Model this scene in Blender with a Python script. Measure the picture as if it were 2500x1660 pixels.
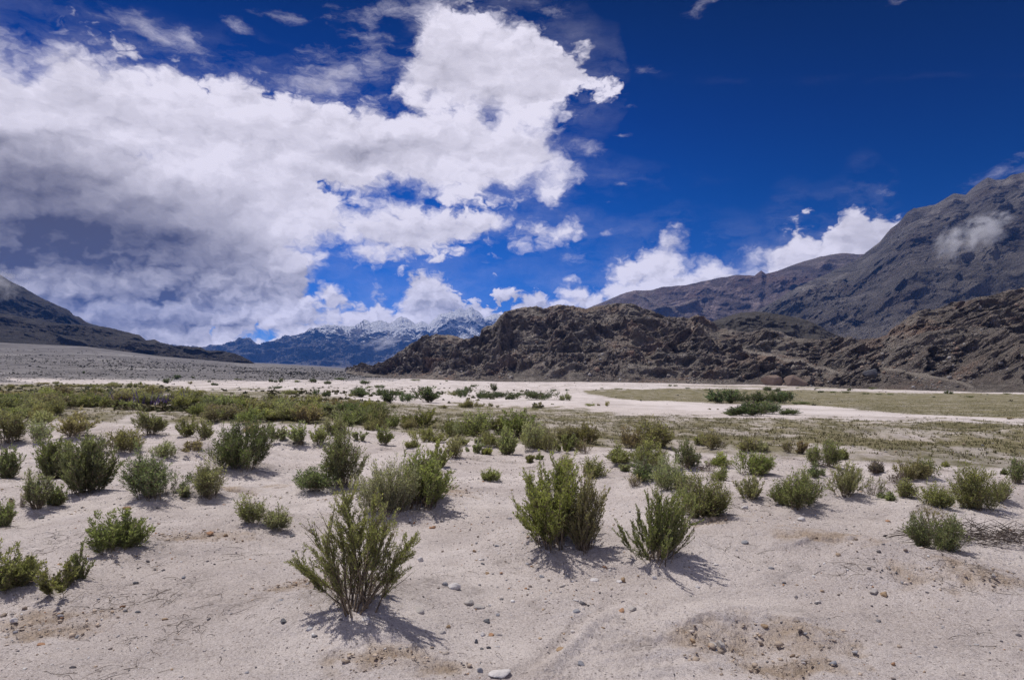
import bpy, math, random
import numpy as np

for o in list(bpy.data.objects):
    bpy.data.objects.remove(o)
SC = bpy.context.scene
COL = SC.collection

# ------------------------------------------------------------------ camera
FW, CX, HZ = 1605.0, 1180.5, 855.0      # focal length, centre column and horizon row, on a 2361 wide frame
EYE = 1.7
cam_data = bpy.data.cameras.new("camera")
cam = bpy.data.objects.new("camera", cam_data)
COL.objects.link(cam)
cam.location = (0, 0, EYE)
cam.rotation_euler = (math.radians(90), 0, 0)
cam_data.sensor_width = 36.0
cam_data.lens = 36.0 * FW / 2361.0
cam_data.shift_y = (HZ - 784.0) / 2361.0
cam_data.clip_start = 0.05
cam_data.clip_end = 120000
SC.camera = cam

SC.view_settings.view_transform = 'Standard'
SC.view_settings.look = 'None'
SC.view_settings.exposure = 0.0
SC.view_settings.gamma = 1.0
SC.cycles.max_bounces = 5
SC.cycles.diffuse_bounces = 3
SC.cycles.glossy_bounces = 1
SC.cycles.transmission_bounces = 2
SC.cycles.volume_bounces = 1
SC.cycles.transparent_max_bounces = 4
SC.cycles.use_denoising = True
SC.cycles.denoising_input_passes = 'RGB_ALBEDO_NORMAL'
SC.cycles.denoising_prefilter = 'NONE'
SC.cycles.caustics_reflective = False
SC.cycles.caustics_refractive = False

# ------------------------------------------------------------------ node helper
class S:
    """A socket one can calculate with."""
    def __init__(s, nt, sock): s.nt, s.s = nt, sock
    def _m(s, op, *a, clamp=False):
        n = s.nt.nodes.new('ShaderNodeMath'); n.operation = op; n.use_clamp = clamp
        for i, v in enumerate((s,) + a):
            if isinstance(v, S): s.nt.links.new(v.s, n.inputs[i])
            else: n.inputs[i].default_value = v
        return S(s.nt, n.outputs[0])
    def __add__(s, o): return s._m('ADD', o)
    __radd__ = __add__
    def __sub__(s, o): return s._m('SUBTRACT', o)
    def __rsub__(s, o): return (s * -1.0) + o
    def __mul__(s, o): return s._m('MULTIPLY', o)
    __rmul__ = __mul__
    def __truediv__(s, o): return s._m('DIVIDE', o)
    def max(s, o): return s._m('MAXIMUM', o)
    def min(s, o): return s._m('MINIMUM', o)
    def pow(s, o): return s._m('POWER', o)
    def abs(s): return s._m('ABSOLUTE')
    def sqrt(s): return s._m('SQRT')
    def clamp(s): return s._m('ADD', 0.0, clamp=True)
    def step(s, a, b, lo=0.0, hi=1.0, kind='SMOOTHSTEP'):
        n = s.nt.nodes.new('ShaderNodeMapRange'); n.interpolation_type = kind
        s.nt.links.new(s.s, n.inputs[0])
        for i, v in enumerate((a, b, lo, hi)): n.inputs[i + 1].default_value = v
        return S(s.nt, n.outputs[0])

def link(nt, v, inp):
    if isinstance(v, S): nt.links.new(v.s, inp)
    elif isinstance(v, bpy.types.NodeSocket): nt.links.new(v, inp)
    else: inp.default_value = v

def xyz(nt, x, y, z):
    n = nt.nodes.new('ShaderNodeCombineXYZ')
    for i, v in enumerate((x, y, z)): link(nt, v, n.inputs[i])
    return n.outputs[0]

def sep(nt, v):
    n = nt.nodes.new('ShaderNodeSeparateXYZ'); link(nt, v, n.inputs[0])
    return [S(nt, o) for o in n.outputs]

def noise(nt, vec, scale, detail=4, rough=0.5, dist=0.0, color=False, lac=2.0):
    n = nt.nodes.new('ShaderNodeTexNoise'); link(nt, vec, n.inputs['Vector'])
    n.inputs['Scale'].default_value = scale; n.inputs['Detail'].default_value = detail
    n.inputs['Roughness'].default_value = rough; n.inputs['Distortion'].default_value = dist
    n.inputs['Lacunarity'].default_value = lac
    return n.outputs['Color'] if color else S(nt, n.outputs['Fac'])

def mixc(nt, f, a, b, mode='MIX'):
    n = nt.nodes.new('ShaderNodeMix'); n.data_type = 'RGBA'; n.blend_type = mode
    link(nt, f, n.inputs[0])
    for v, i in ((a, 6), (b, 7)):
        if isinstance(v, tuple) and len(v) == 3: v = v + (1.0,)
        link(nt, v, n.inputs[i])
    return n.outputs[2]

def vmath(nt, op, a, b=None):
    n = nt.nodes.new('ShaderNodeVectorMath'); n.operation = op
    link(nt, a, n.inputs[0])
    if b is not None:
        if op == 'SCALE': link(nt, b, n.inputs['Scale'])
        else: link(nt, b, n.inputs[1])
    return n.outputs[1] if op in ('LENGTH', 'DOT_PRODUCT') else n.outputs[0]

# ------------------------------------------------------------------ sun and sky
SUN_EL = math.radians(67)
SUN_DIR = np.array([-0.74, 0.673])            # where the sun stands, on the ground plan
sx, sy = SUN_DIR * math.cos(SUN_EL)
sz = math.sin(SUN_EL)
sun_data = bpy.data.lights.new("sun", 'SUN')
sun = bpy.data.objects.new("sun", sun_data)
COL.objects.link(sun)
from mathutils import Vector
sun.rotation_euler = Vector((sx, sy, sz)).to_track_quat('Z', 'Y').to_euler()
sun.location = (0, 0, 50)
sun_data.energy = 3.7
sun_data.angle = math.radians(0.53)
sun_data.color = (1.0, 0.955, 0.90)

world = bpy.data.worlds.new("World")
SC.world = world
world.use_nodes = True
nt = world.node_tree
nt.nodes.clear()
wout = nt.nodes.new('ShaderNodeOutputWorld')
bg = nt.nodes.new('ShaderNodeBackground')
nt.links.new(bg.outputs[0], wout.inputs[0])
bg.inputs['Strength'].default_value = 0.12
skyt = nt.nodes.new('ShaderNodeTexSky')
skyt.sky_type = 'NISHITA'
skyt.sun_disc = False
skyt.sun_elevation = SUN_EL
skyt.sun_rotation = math.atan2(sx, sy)
skyt.altitude = 3000
skyt.air_density = 1.0
skyt.dust_density = 0.3
skyt.ozone_density = 3.0

def PA(px, py):
    """frame position -> (azimuth, tangent of elevation): a fixed direction in the world's sky"""
    u = (px - CX) / FW; v = (HZ - py) / FW
    return math.atan(u), v / math.sqrt(1 + u * u)

tc = nt.nodes.new('ShaderNodeTexCoord')
dirv = tc.outputs['Generated']
dx, dy, dz = sep(nt, dirv)
az0 = dx._m('ARCTAN2', dy)
te0 = dz / (dx * dx + dy * dy).sqrt().max(0.02)
base = xyz(nt, az0, te0 * 1.35, 0.0)
wcol = noise(nt, base, 5.0, 3, 0.55, color=True)
wr, wg, wb = sep(nt, wcol)
wcol2 = noise(nt, base, 26.0, 3, 0.6, color=True)
wr2, wg2, wb2 = sep(nt, wcol2)
az = az0 + (wr - 0.5) * 0.055 + (wr2 - 0.5) * 0.03
te = te0 + (wg - 0.5) * 0.035 + (wg2 - 0.5) * 0.022
azn = (az + 0.8) * 0.625
pos = xyz(nt, az, te, 0.0)

def curve(pts):
    n = nt.nodes.new('ShaderNodeFloatCurve')
    c = n.mapping.curves[0]
    pp = []
    for (x, y) in pts:
        a, t = PA(x, y)
        pp.append(((a + 0.8) * 0.625, t + 0.1))
    while len(c.points) < len(pp): c.points.new(0.5, 0.5)
    for q, (a, t) in zip(c.points, pp):
        q.location = (min(max(a, 0), 1), min(max(t, 0), 1)); q.handle_type = 'VECTOR'
    n.mapping.update()
    nt.links.new(azn.s, n.inputs['Value'])
    return S(nt, n.outputs[0]) - 0.1

def band(top, bot):
    d = curve(top) - te
    if bot: d = d.min(te - curve(bot))
    return d

def blob(px, py, rx, ry, rot=0.0, p=None):
    a, t = PA(px, py)
    n = nt.nodes.new('ShaderNodeMapping'); n.vector_type = 'TEXTURE'
    nt.links.new(p or pos, n.inputs[0])
    n.inputs[1].default_value = (a, t, 0)
    n.inputs[2].default_value = (0, 0, math.radians(rot))
    k = math.cos(a) / FW
    n.inputs[3].default_value = (rx * k, ry * k, 1)
    return (1.0 - S(nt, vmath(nt, 'LENGTH', n.outputs[0]))) * (min(rx, ry) * k)

main = band([(-100,60),(0,72),(60,95),(120,62),(150,55),(200,85),(300,112),(400,142),(500,160),(580,158),(640,190),(700,218),
             (800,236),(900,236),(1000,236),(1100,240),(1200,250),(1250,270),(1300,335),(1340,392),(1350,440),(2400,640)],
            [(-100,640),(300,645),(500,605),(600,580),(650,552),(685,532),(725,492),(765,470),(860,446),(930,442),(1000,472),(1100,476),
             (1200,462),(1270,470),(1320,420),(1340,400),(1360,380),(2400,60)])
lobe = band([(-100,500),(860,420),(905,190),(950,60),(985,-5),(1040,-30),(1100,-25),(1150,12),(1230,52),(1290,88),(1350,112),(1380,150),(1415,158),(1432,186),(1445,260),(2400,300)],
            [(-100,100),(840,160),(880,240),(1000,300),(1230,340),(1290,296),(1310,245),(1380,222),(1430,190),(1450,60),(2400,50)])
lens = band([(-100,700),(600,620),(635,548),(650,520),(700,488),(740,464),(800,484),(830,490),(900,476),(960,486),(1050,500),(1150,512),(1180,532),(1200,600),(2400,700)],
            [(-100,400),(600,480),(635,550),(680,566),(740,586),(800,592),(900,594),(960,597),(1000,587),(1060,570),(1110,545),(1180,530),(1200,480),(2400,400)])
streak = band([(-100,700),(1090,600),(1110,560),(1150,545),(1200,530),(1260,519),(1300,523),(1345,535),(1365,580),(2400,700)],
              [(-100,400),(1090,540),(1110,562),(1150,563),(1200,553),(1260,546),(1345,536),(1365,500),(2400,400)])
low = band([(-100,380),(440,400),(560,420),(630,500),(665,560),(698,600),(700,648),(740,678),(770,680),(800,704),(850,697),(900,692),(935,690),(952,648),
            (976,622),(1000,645),(1040,660),(1070,683),(1095,692),(1115,712),(1140,690),(1165,708),(1190,697),(1250,684),(1320,665),(1380,650),
            (1400,620),(1440,595),(1500,578),(1540,556),(1570,572),(1600,600),(1625,590),(1660,604),(1700,598),(1740,606),(1765,590),(1790,548),
            (1830,520),(1900,542),(1945,530),(1968,492),(1990,474),(2015,480),(2040,500),(2062,520),(2078,560),(2095,660),(2400,720)], None)
hole = blob(596, 742, 58, 20, -22)
hole2 = blob(470, 690, 16, 6, -22)
low = low.min(hole * -1.0 + 0.0).min(hole2 * -1.0)
hole3 = blob(845, 464, 105, 24, 5)
hole4 = blob(648, 548, 20, 9, 60)
hole5 = blob(1130, 490, 150, 12, -3)
sd = main.min(hole3 * -1.0).min(hole4 * -1.0).min(hole5 * -1.0).max(lobe - (blob(900, 120, 110, 240, 0) * 6.0).clamp() * 0.02).max(lens + 0.014).max(streak + 0.014).max(low + dx.step(-0.02, 0.06, 0.012, 0.008) + (blob(740, 735, 300, 95, 3) * 20.0).clamp() * 0.014)

w3 = noise(nt, base, 60.0, 2, 0.6, color=True)
wr3, wg3, wb3 = sep(nt, w3)
ua = az0 + (wr2 - 0.5) * 0.045 + (wr3 - 0.5) * 0.012
ut = te0 * 1.6 + (wg2 - 0.5) * 0.05 + (wg3 - 0.5) * 0.014
def puffs(x, y, sc):
    n = nt.nodes.new('ShaderNodeTexVoronoi'); n.voronoi_dimensions = '2D'; n.feature = 'F1'
    link(nt, xyz(nt, x, y, 0.0), n.inputs['Vector'])
    n.inputs['Scale'].default_value = sc; n.inputs['Detail'].default_value = 3.0; n.inputs['Roughness'].default_value = 0.55
    return S(nt, n.outputs['Distance'])
f1 = noise(nt, xyz(nt, ua, ut, 0.0), 7.0, 8, 0.60)
f2 = noise(nt, xyz(nt, ua - 0.012, ut + 0.030, 0.0), 7.0, 4, 0.55)        # the same, a step towards the light
fe = noise(nt, xyz(nt, ua, ut, 7.0), 26.0, 8, 0.68)                       # ragged edges
va = az0 + (wr2 - 0.5) * 0.035 + (wr3 - 0.5) * 0.020
vt = te0 * 1.35 + (wg2 - 0.5) * 0.035 + (wg3 - 0.5) * 0.020
v1 = puffs(va, vt, 17.0)                                                   # rounded heads
v2 = puffs(va - 0.006, vt + 0.012, 17.0)
wisp = None
for b in [(860,110,130,130,10),(760,200,150,60,0),(960,20,120,60,0),(1270,30,60,30,0),(560,60,60,24,-30),(330,60,190,48,-18),(445,110,90,45,-50),(770,165,150,62,-8),(40,110,120,60,-25),(860,60,60,80,0),(1620,14,80,22,18),(2060,442,52,20,-35),(2290,400,110,48,15),
          (1335,592,60,28,0),(1430,422,36,11,20),(1430,315,36,7,3),(1120,612,38,7,0),(1352,345,50,28,0),(1480,150,60,22,0),(2070,0,50,14,0),(1440,246,40,9,0),(1400,460,40,14,0),(640,30,90,22,-10)]:
    q = blob(*b, p=xyz(nt, az0, te0, 0.0)) if False else blob(*b)
    q = (q * (FW / min(b[2], b[3]))).max(-1.0)
    wisp = q if wisp is None else wisp.max(q)
thickb = (blob(200, 560, 560, 260, -6) * 14.0).clamp() * 2.2 + (blob(1000, 380, 330, 70, 6) * 20.0).clamp() * 0.8 + (blob(610, 440, 130, 100, -30) * 20.0).clamp() * 2.0
torn = (blob(930, 130, 170, 190, 0) * 9.0).clamp().max((blob(520, 90, 330, 60, -12) * 9.0).clamp() * 0.6).max((blob(1130, 400, 330, 60, 10) * 14.0).clamp() * 0.5)
heads = te0.step(0.20, 0.08)                                               # low cumulus has the crispest heads
d1 = sd * 30.0 + (f1 - 0.5) * 1.7 * (torn * 1.6 + 1.0) + (fe - 0.5) * (1.5 + torn * 3.5) + (0.50 - v1) * (1.2 + heads * 0.7) * (1.0 - torn * 0.6) + 0.50 + thickb
softness = noise(nt, base, 3.5, 2, 0.5).step(0.4, 0.62, 0.5, 1.6) * (1.0 - heads * 0.5) + torn * 1.8 + dx.step(0.0, 0.1) * heads * 0.7
a1 = (d1 / softness).step(-0.10, 1.0)
fw = noise(nt, xyz(nt, az0 + (wr2 - 0.5) * 0.05, te0 * 2.2 + (wg2 - 0.5) * 0.05, 1.7), 11.0, 10, 0.66)
aw = (wisp * 0.85 + (fw - 0.565) * 3.8).step(0.0, 1.5) * 0.68
veil = (sd * 8.0 + 0.55).clamp() * (fw - 0.42).max(0.0) * 1.1 * te0.step(0.02, 0.15)
nb_ = noise(nt, dirv, 2.2, 5, 0.55)
behind = dy.step(0.50, 0.15) * nb_.step(0.40, 0.60) * 0.72               # unseen cloud overhead and behind the camera, added as white fill light
cover = 1.0 - (1.0 - a1 * dy.step(0.05, 0.3)) * (1.0 - aw) * (1.0 - veil.clamp()) * (1.0 - behind)

# thickness decides how much light reaches the underside of the cloud
dark = (blob(10, 525, 800, 270, -9) * 9.6 + 0.0).clamp()._m('SMOOTH_MIN', 0.92, 0.25)
dark2 = (blob(200, 590, 520, 80, -3) * 22.0 + 0.05).clamp()
thick = (dark * 0.75 + dark2 * 0.25) * ((wb - 0.5) * 0.9 + (f1 - 0.5) * 0.7 + 1.0)
rim = 1.0 - d1.step(0.6, 4.5)
relief = (f1 - f2) * 1.2 + (fe - 0.5) * 0.30 * rim + (v2 - v1) * (0.22 * rim + 0.06 + heads * 0.40)
soft = noise(nt, xyz(nt, ua, ut * 1.9, 4.0), 3.6, 5, 0.5)
lit = 0.84 + relief + (soft - 0.5) * 0.95 + d1.step(0.2, 3.0, 0.05, -0.06) - thick * 0.80
lowgrey = (blob(250, 690, 560, 120, -8) * 14.0).clamp() * (0.42 - heads * 0.10)
lit = (lit - lowgrey).max(0.02).min(1.05)
CLOUD_GAIN = 8.5
cc = mixc(nt, lit.clamp(), (0.066, 0.062, 0.100), (0.83, 0.79, 0.90))
cc = vmath(nt, 'SCALE', cc, te0.step(0.03, 0.20, 1.12, 1.0) * CLOUD_GAIN)

side = dx.step(-0.2, 0.65, 1.0, 0.55)                    # deeper away from the sun, with the lens's dark right corners painted in
deep = te0.step(0.0, 0.55, 1.12, 0.26, kind='LINEAR') * side
skyc = vmath(nt, 'MULTIPLY', skyt.outputs[0], (0.16, 0.255, 0.86))
skyc = vmath(nt, 'MULTIPLY', skyc, xyz(nt, te0.step(0.0, 0.26, 1.0, 0.0), te0.step(0.0, 0.35, 1.45, 0.92, kind='LINEAR'), te0.step(0.0, 0.3, 0.95, 1.0)))
skyc = vmath(nt, 'SCALE', skyc, deep)
final = mixc(nt, cover.clamp(), skyc, cc)
nt.links.new(final, bg.inputs['Color'])
world.cycles.sampling_method = 'MANUAL'
world.cycles.sample_map_resolution = 512

# ------------------------------------------------------------------ where the near shrubs stand
VR = {0: (1, 0, 1, 0), 1: (1 / 2.5153, 0, 1 / 2.5153, 944.5), 2: (1 / 2.5153, 755.6, 1 / 2.5153, 944.5), 3: (1 / 2.5153, 1511, 1 / 2.5153, 944.5),
      4: (1 / 2.7787, 0, 1 / 2.7787, 604.5), 5: (1 / 2.7787, 755.6, 1 / 2.7787, 604.5), 6: (1 / 2.7787, 1511, 1 / 2.7787, 604.5)}
def fr_(reg, x, y):
    a, b_, c_, d_ = VR[reg]; return x * a + b_, y * c_ + d_

near_group = 'shrubs scattered over the sand in the foreground'
hero = [
 (0, 812,1425,290,278,'open','yellow','tall open shrub with bare dark lower stems standing nearest the camera',0.85),
 (2, 1300,812,370,500,'fan','bright','largest dense green shrub at centre, tips pointing straight up',1.35),
 (2, 1500,830,240,450,'fan','olive','thin twiggy shrub leaning against the right side of the largest green shrub',1.3),
 (2, 1925,905,400,410,'fan','green','wide feathery shrub with a pointed top, right of the largest green shrub',1.3),
 (1, 640,825,340,215,'up','bright','low fan shaped green shrub alone on the sand at lower left',1.0),
 (1, 440,988,130,195,'spiky','green','small spiky sprig with one upright shoot, left foreground',0.9),
 (1, 325,1070,200,165,'spiky','green','sprawling few-branched sprig left of the spiky upright sprig',0.6),
 (1, 40,1035,290,225,'up','green','bushy green shrub cut off by the left edge, nearest the camera',1.2),
 (1, 15,680,110,150,'up','green','small feathery shrub at the left edge above the bushy green one',1.0),
 (1, 1460,655,180,165,'low','green','left half of a low sprawling pair of shrubs left of centre',0.8),
 (1, 1610,685,190,120,'low','grey','right half of a low sprawling pair of shrubs left of centre',0.8),
 (1, 1200,510,160,230,'dome','olive','narrow upright olive shrub standing right of the dark round shrub',1.2),
 (1, 1075,503,60,60,'spiky','grey','tiny sprig between the dark round shrub and the narrow olive one',0.7),
 (1, 865,520,310,260,'dome','dark','dark green round shrub with ragged top, left of the narrow olive one',1.5),
 (1, 470,495,270,320,'up','dark','tall dark green brush shaped shrub growing from a shaded hollow',1.5),
 (1, 300,405,190,240,'up','dark','dark green brush shaped shrub just behind the one in the hollow',1.4),
 (1, 550,262,100,115,'dome','grey','pale grey green shrub peeping over the tall brush shaped shrub',1.0),
 (1, 200,580,140,225,'open','grey','thin tree-like shrub with a bare brown stem, left',1.0),
 (1, 105,570,90,85,'bare','brown','leafless brown twig bush left of the thin tree-like shrub',1.0),
 (1, 305,556,115,115,'up','dark','small dark green shrub between the tree-like shrub and the hollow',1.2),
 (1, 30,400,125,180,'up','dark','dark upright shrub at the left edge beside pale sand',1.3),
 (1, 1385,352,320,290,'dome','dark','big dark green shrub with a tall tapering leader, upper left',1.6),
 (1, 725,240,210,125,'dome','olive','wide low olive shrub on a mound behind the dark round shrub',1.3),
 (1, 935,278,150,100,'low','grey','pale loose shrub spilling down the mound behind the dark round shrub',0.8),
 (1, 1108,252,140,62,'low','brown','brownish low mat of twigs right of the pale loose shrub',0.8),
 (1, 865,146,180,155,'fan','olive','olive fan shrub with many visible stems at the edge of the thicket',1.1),
 (1, 1075,162,130,125,'fan','olive','left one of two touching olive fan shrubs below the thicket',1.1),
 (1, 1175,178,110,125,'fan','olive','right one of two touching olive fan shrubs below the thicket',1.0),
 (1, 425,157,185,150,'fan','brown','brownish dome shaped shrub with dry stems, upper left sand patch',1.1),
 (1, 210,192,130,130,'low','grey','thin grey green shrub right of the big brownish mass at left edge',0.8),
 (1, 55,190,210,175,'dome','olive','big brownish olive shrub mass at the left edge of the sand',1.3),
 (1, 1455,152,95,80,'fan','brown','dry brownish shrub right behind the big leader shrub',0.9),
 (1, 1612,192,95,105,'fan','grey','left pale fan shrub of three in front of the rounded sand mound',0.8),
 (1, 1718,200,120,125,'fan','grey','middle and widest pale fan shrub of three in front of the sand mound',0.9),
 (1, 1848,202,100,115,'fan','green','right and greenest fan shrub of three in front of the sand mound',1.1),
 (1, 1940,152,65,80,'fan','green','small green fan shrub behind the right end of the sand mound',1.0),
 (2, 185,180,90,55,'spiky','grey','faint sprig above the tall leader of the centre left group',0.6),
 (1, 1840,462,240,125,'low','dark','dark low shrub forming the left end of the centre left group',1.3),
 (2, 90,450,230,330,'dome','dark','dark shrub with a tall pale leader in the centre left group',1.4),
 (2, 340,615,350,300,'dome','grey','grey green feathery dome in front of the centre left group',1.4),
 (2, 560,590,280,320,'fan','green','leaning shrub with arching tips and thin dark stems right of the grey dome',1.4),
 (2, 640,337,150,150,'spiky','green','spiky open shrub behind the leaning shrub',1.1),
 (2, 730,285,110,120,'fan','olive','taller olive companion right of the spiky open shrub',1.0),
 (2, 945,410,115,68,'low','green','small cushion shrub alone on the sand left of the largest shrub',1.2),
 (2, 1175,307,50,42,'spiky','green','tiny green sprig left of another tiny sprig beyond the largest shrub',0.8),
 (2, 1228,290,50,34,'spiky','green','tiny flat sprig farther back beyond the largest shrub',0.8),
 (2, 1370,350,110,90,'dome','olive','olive shrub partly hidden behind the largest shrub',1.0),
 (2, 1550,392,145,115,'dome','green','green shrub peeping out right of the largest shrub',1.2),
 (2, 330,206,100,125,'fan','green','pointed green shrub at the right front of the left thicket tail',1.1),
 (2, 485,222,80,55,'dome','green','little round shrub in front of the middle row of shrubs',1.1),
 (2, 1040,262,115,160,'up','green','tallest feathery shrub at the front of the middle row',1.2),
 (2, 850,252,110,92,'spiky','grey','thin pale shrub left of the tallest one in the middle row',0.7),
 (2, 922,260,60,40,'spiky','green','tiny shrub at the foot of the tallest one in the middle row',0.9),
 (2, 1490,258,110,92,'bare','brown','dry brownish twiggy shrub closing the right end of the middle row',1.2),
 (2, 1700,312,155,105,'low','green','low green shrub at the left end of the right hand group',1.3),
 (2, 1765,225,120,125,'fan','brown','brown tinged shrub behind the low green one at left of the right group',1.0),
 (2, 1895,222,200,165,'dome','olive','highest olive shrub at the back of the right hand group',1.3),
 (2, 1870,335,200,150,'dome','green','dense green shrub in the middle of the right hand group',1.4),
 (2, 1840,402,150,110,'dome','dark','dark green shrub low in the middle of the right hand group',1.3),
 (2, 2000,465,225,190,'dome','grey','grey green round shrub at the front of the right hand group',1.4),
 (2, 1725,357,60,42,'spiky','grey','tiny sprig on the sand in front of the right hand group',0.8),
 (2, 1785,452,80,65,'bare','brown','tiny dead twig bush left of the grey green round shrub',0.9),
 (3, 190,340,170,160,'fan','dark','tall dark spreading shrub at the right side of the right hand group',1.3),
 (3, 375,330,160,80,'low','bright','dark and yellow green shrub with drooping right side',1.3),
 (3, 378,415,100,90,'dome','green','green tuft hanging below the dark and yellow green shrub',1.2),
 (3, 310,362,100,45,'bare','purple','dead dark grey twigs under the dark and yellow green shrub',1.2),
 (3, 340,230,130,110,'dome','olive','olive shrub beyond the right hand group at the grass edge',1.2),
 (3, 265,205,80,65,'dome','olive','smaller olive shrub touching the one at the grass edge',1.1),
 (3, 545,247,110,85,'dome','olive','left one of two olive shrubs standing at the edge of the grass plain',1.1),
 (3, 628,245,70,62,'dome','grey','right and smaller one of two shrubs at the edge of the grass plain',1.0),
 (3, 770,250,80,62,'bare','brown','dry low bush in front of the grass plain, left of a thin upright one',1.3),
 (3, 848,256,60,75,'spiky','brown','thin upright dry bush in front of the grass plain',0.8),
 (3, 590,380,205,130,'low','bright','bright yellow green cushion shrub right of the right hand group',1.5),
 (3, 295,620,295,235,'dome','green','green round shrub in front of a pale shaded stone',1.4),
 (3, 560,525,165,140,'fan','grey','pale grey thin shrub below the bright cushion shrub',1.0),
 (3, 845,568,290,215,'dome','green','wide round shrub with one thin dead shoot sticking up',1.5),
 (3, 995,335,180,150,'dome','green','two toned green shrub at the grass edge behind the wide round shrub',1.5),
 (3, 1085,285,60,58,'dome','green','small shrub stuck to the right of the two toned one',1.1),
 (3, 945,390,110,80,'dome','dark','dark little shrub in front of the two toned one',1.2),
 (3, 1120,510,210,190,'fan','olive','thin stemmed olive shrub right of the wide round shrub',1.1),
 (3, 1275,500,125,110,'bare','olive','wiry half bare shrub joined to the thin stemmed olive one',1.6),
 (3, 1352,522,75,50,'low','grey','flat grey tuft at the foot of the wiry half bare shrub',0.8),
 (3, 1290,370,110,75,'low','purple','purplish dry low bush near the grass plain at right',1.1),
 (3, 1490,402,200,120,'low','olive','wide purplish and olive low shrub near the right side',1.2),
 (3, 1580,390,130,105,'dome','green','green end of the wide low shrub near the right side',1.1),
 (3, 1400,427,90,60,'bare','purple','dark dead tangle left of the wide low shrub',1.2),
 (3, 1460,510,135,112,'dome','green','fresh green shrub in front of the dark dead tangle',1.2),
 (3, 1640,565,190,135,'dome','green','green shrub left of the big one near the right edge',1.2),
 (3, 1890,578,290,255,'dome','green','big green shrub with pale twisted lower stems near the right edge',1.5),
 (3, 2015,532,100,120,'fan','green','narrow shrub behind the big one near the right edge',1.0),
 (3, 1640,812,285,200,'dome','dark','dark dense shrub alone at right with a haze of dry twigs above',1.6),
 (3, 1610,700,220,130,'bare','brown','haze of reddish dry twigs crowning the dark dense shrub at right',0.9),
 (3, 2115,430,110,150,'dome','dark','dark green shrub cut off by the right edge',1.3),
 (3, 2028,376,34,34,'dome','dark','tiny dark shrub left of the one cut off by the right edge',1.0),
 (3, 1688,332,42,30,'dome','green','tiny green shrub in the grass above the big one at right',1.0),
]

# ------------------------------------------------------------------ numpy noise
_rs = np.random.RandomState(7)
_perm = np.tile(_rs.permutation(256), 3)
_gr = _rs.normal(size=(256, 3)); _gr /= np.linalg.norm(_gr, axis=1)[:, None]
_gr = (_gr * 1.5).astype(np.float32)

def pn(x, y, z=0.0):
    """3-D gradient noise, about -1 .. 1"""
    x, y, z = np.broadcast_arrays(np.asarray(x, np.float32), np.asarray(y, np.float32), np.asarray(z, np.float32))
    xi = np.floor(x); yi = np.floor(y); zi = np.floor(z)
    xf = x - xi; yf = y - yi; zf = z - zi
    xi = xi.astype(np.int32) & 255; yi = yi.astype(np.int32) & 255; zi = zi.astype(np.int32) & 255
    f = lambda t: t * t * t * (t * (t * 6 - 15) + 10)
    u, v, w = f(xf), f(yf), f(zf)
    def g(i, j, k):
        h = _perm[_perm[_perm[xi + i] + yi + j] + zi + k]
        q = _gr[h]
        return q[..., 0] * (xf - i) + q[..., 1] * (yf - j) + q[..., 2] * (zf - k)
    a = g(0,0,0); a += u * (g(1,0,0) - a)
    b = g(0,1,0); b += u * (g(1,1,0) - b)
    c = g(0,0,1); c += u * (g(1,0,1) - c)
    d = g(0,1,1); d += u * (g(1,1,1) - d)
    a += v * (b - a); c += v * (d - c)
    return a + w * (c - a)

def fbm(x, y, z=0.0, o=4, gain=0.5, lac=2.03):
    s = 0; a = 1.0; n = 0
    for i in range(o):
        s = s + a * pn(x + 17.3 * i, y - 9.1 * i, z + 5.7 * i); n += a
        x = x * lac; y = y * lac; z = z * lac; a *= gain
    return s / n

def ridged(x, y, z=0.0, o=5, gain=0.5, lac=2.07):
    s = 0; a = 1.0; n = 0; w = 1.0
    for i in range(o):
        r = 1.0 - np.abs(pn(x + 11.3 * i, y + 7.7 * i, z - 3.1 * i)) * 1.6
        r = np.clip(r, 0, 1) ** 2
        s = s + a * r * w; n += a
        w = np.clip(r * 1.6, 0, 1)
        x = x * lac; y = y * lac; z = z * lac; a *= gain
    return s / n

def worley(x, y, z=None, seed=0):
    """distance to the nearest and second nearest feature point, and the id of the nearest (2-D)"""
    xi = np.floor(x).astype(np.int64); yi = np.floor(y).astype(np.int64)
    d1 = np.full(x.shape, 9.0, np.float32); d2 = d1.copy(); cid = np.zeros(x.shape, np.float32)
    for i in (-1, 0, 1):
        for j in (-1, 0, 1):
            cx_ = xi + i; cy_ = yi + j
            h = (cx_ * 374761393 + cy_ * 668265263 + seed * 1442695) & 0x7fffffff
            h = ((h ^ (h >> 13)) * 1274126177) & 0x7fffffff
            px = cx_ + ((h & 1023) / 1023.0); py = cy_ + (((h >> 10) & 1023) / 1023.0)
            d = np.hypot(x - px, y - py)
            m = d < d1
            d2 = np.where(m, d1, np.minimum(d2, d)); cid = np.where(m, ((h >> 20) & 255) / 255.0, cid); d1 = np.where(m, d, d1)
    return d1, d2, cid

def sstep(a, b, x):
    t = np.clip((x - a) / (b - a), 0, 1)
    return t * t * (3 - 2 * t)

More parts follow.
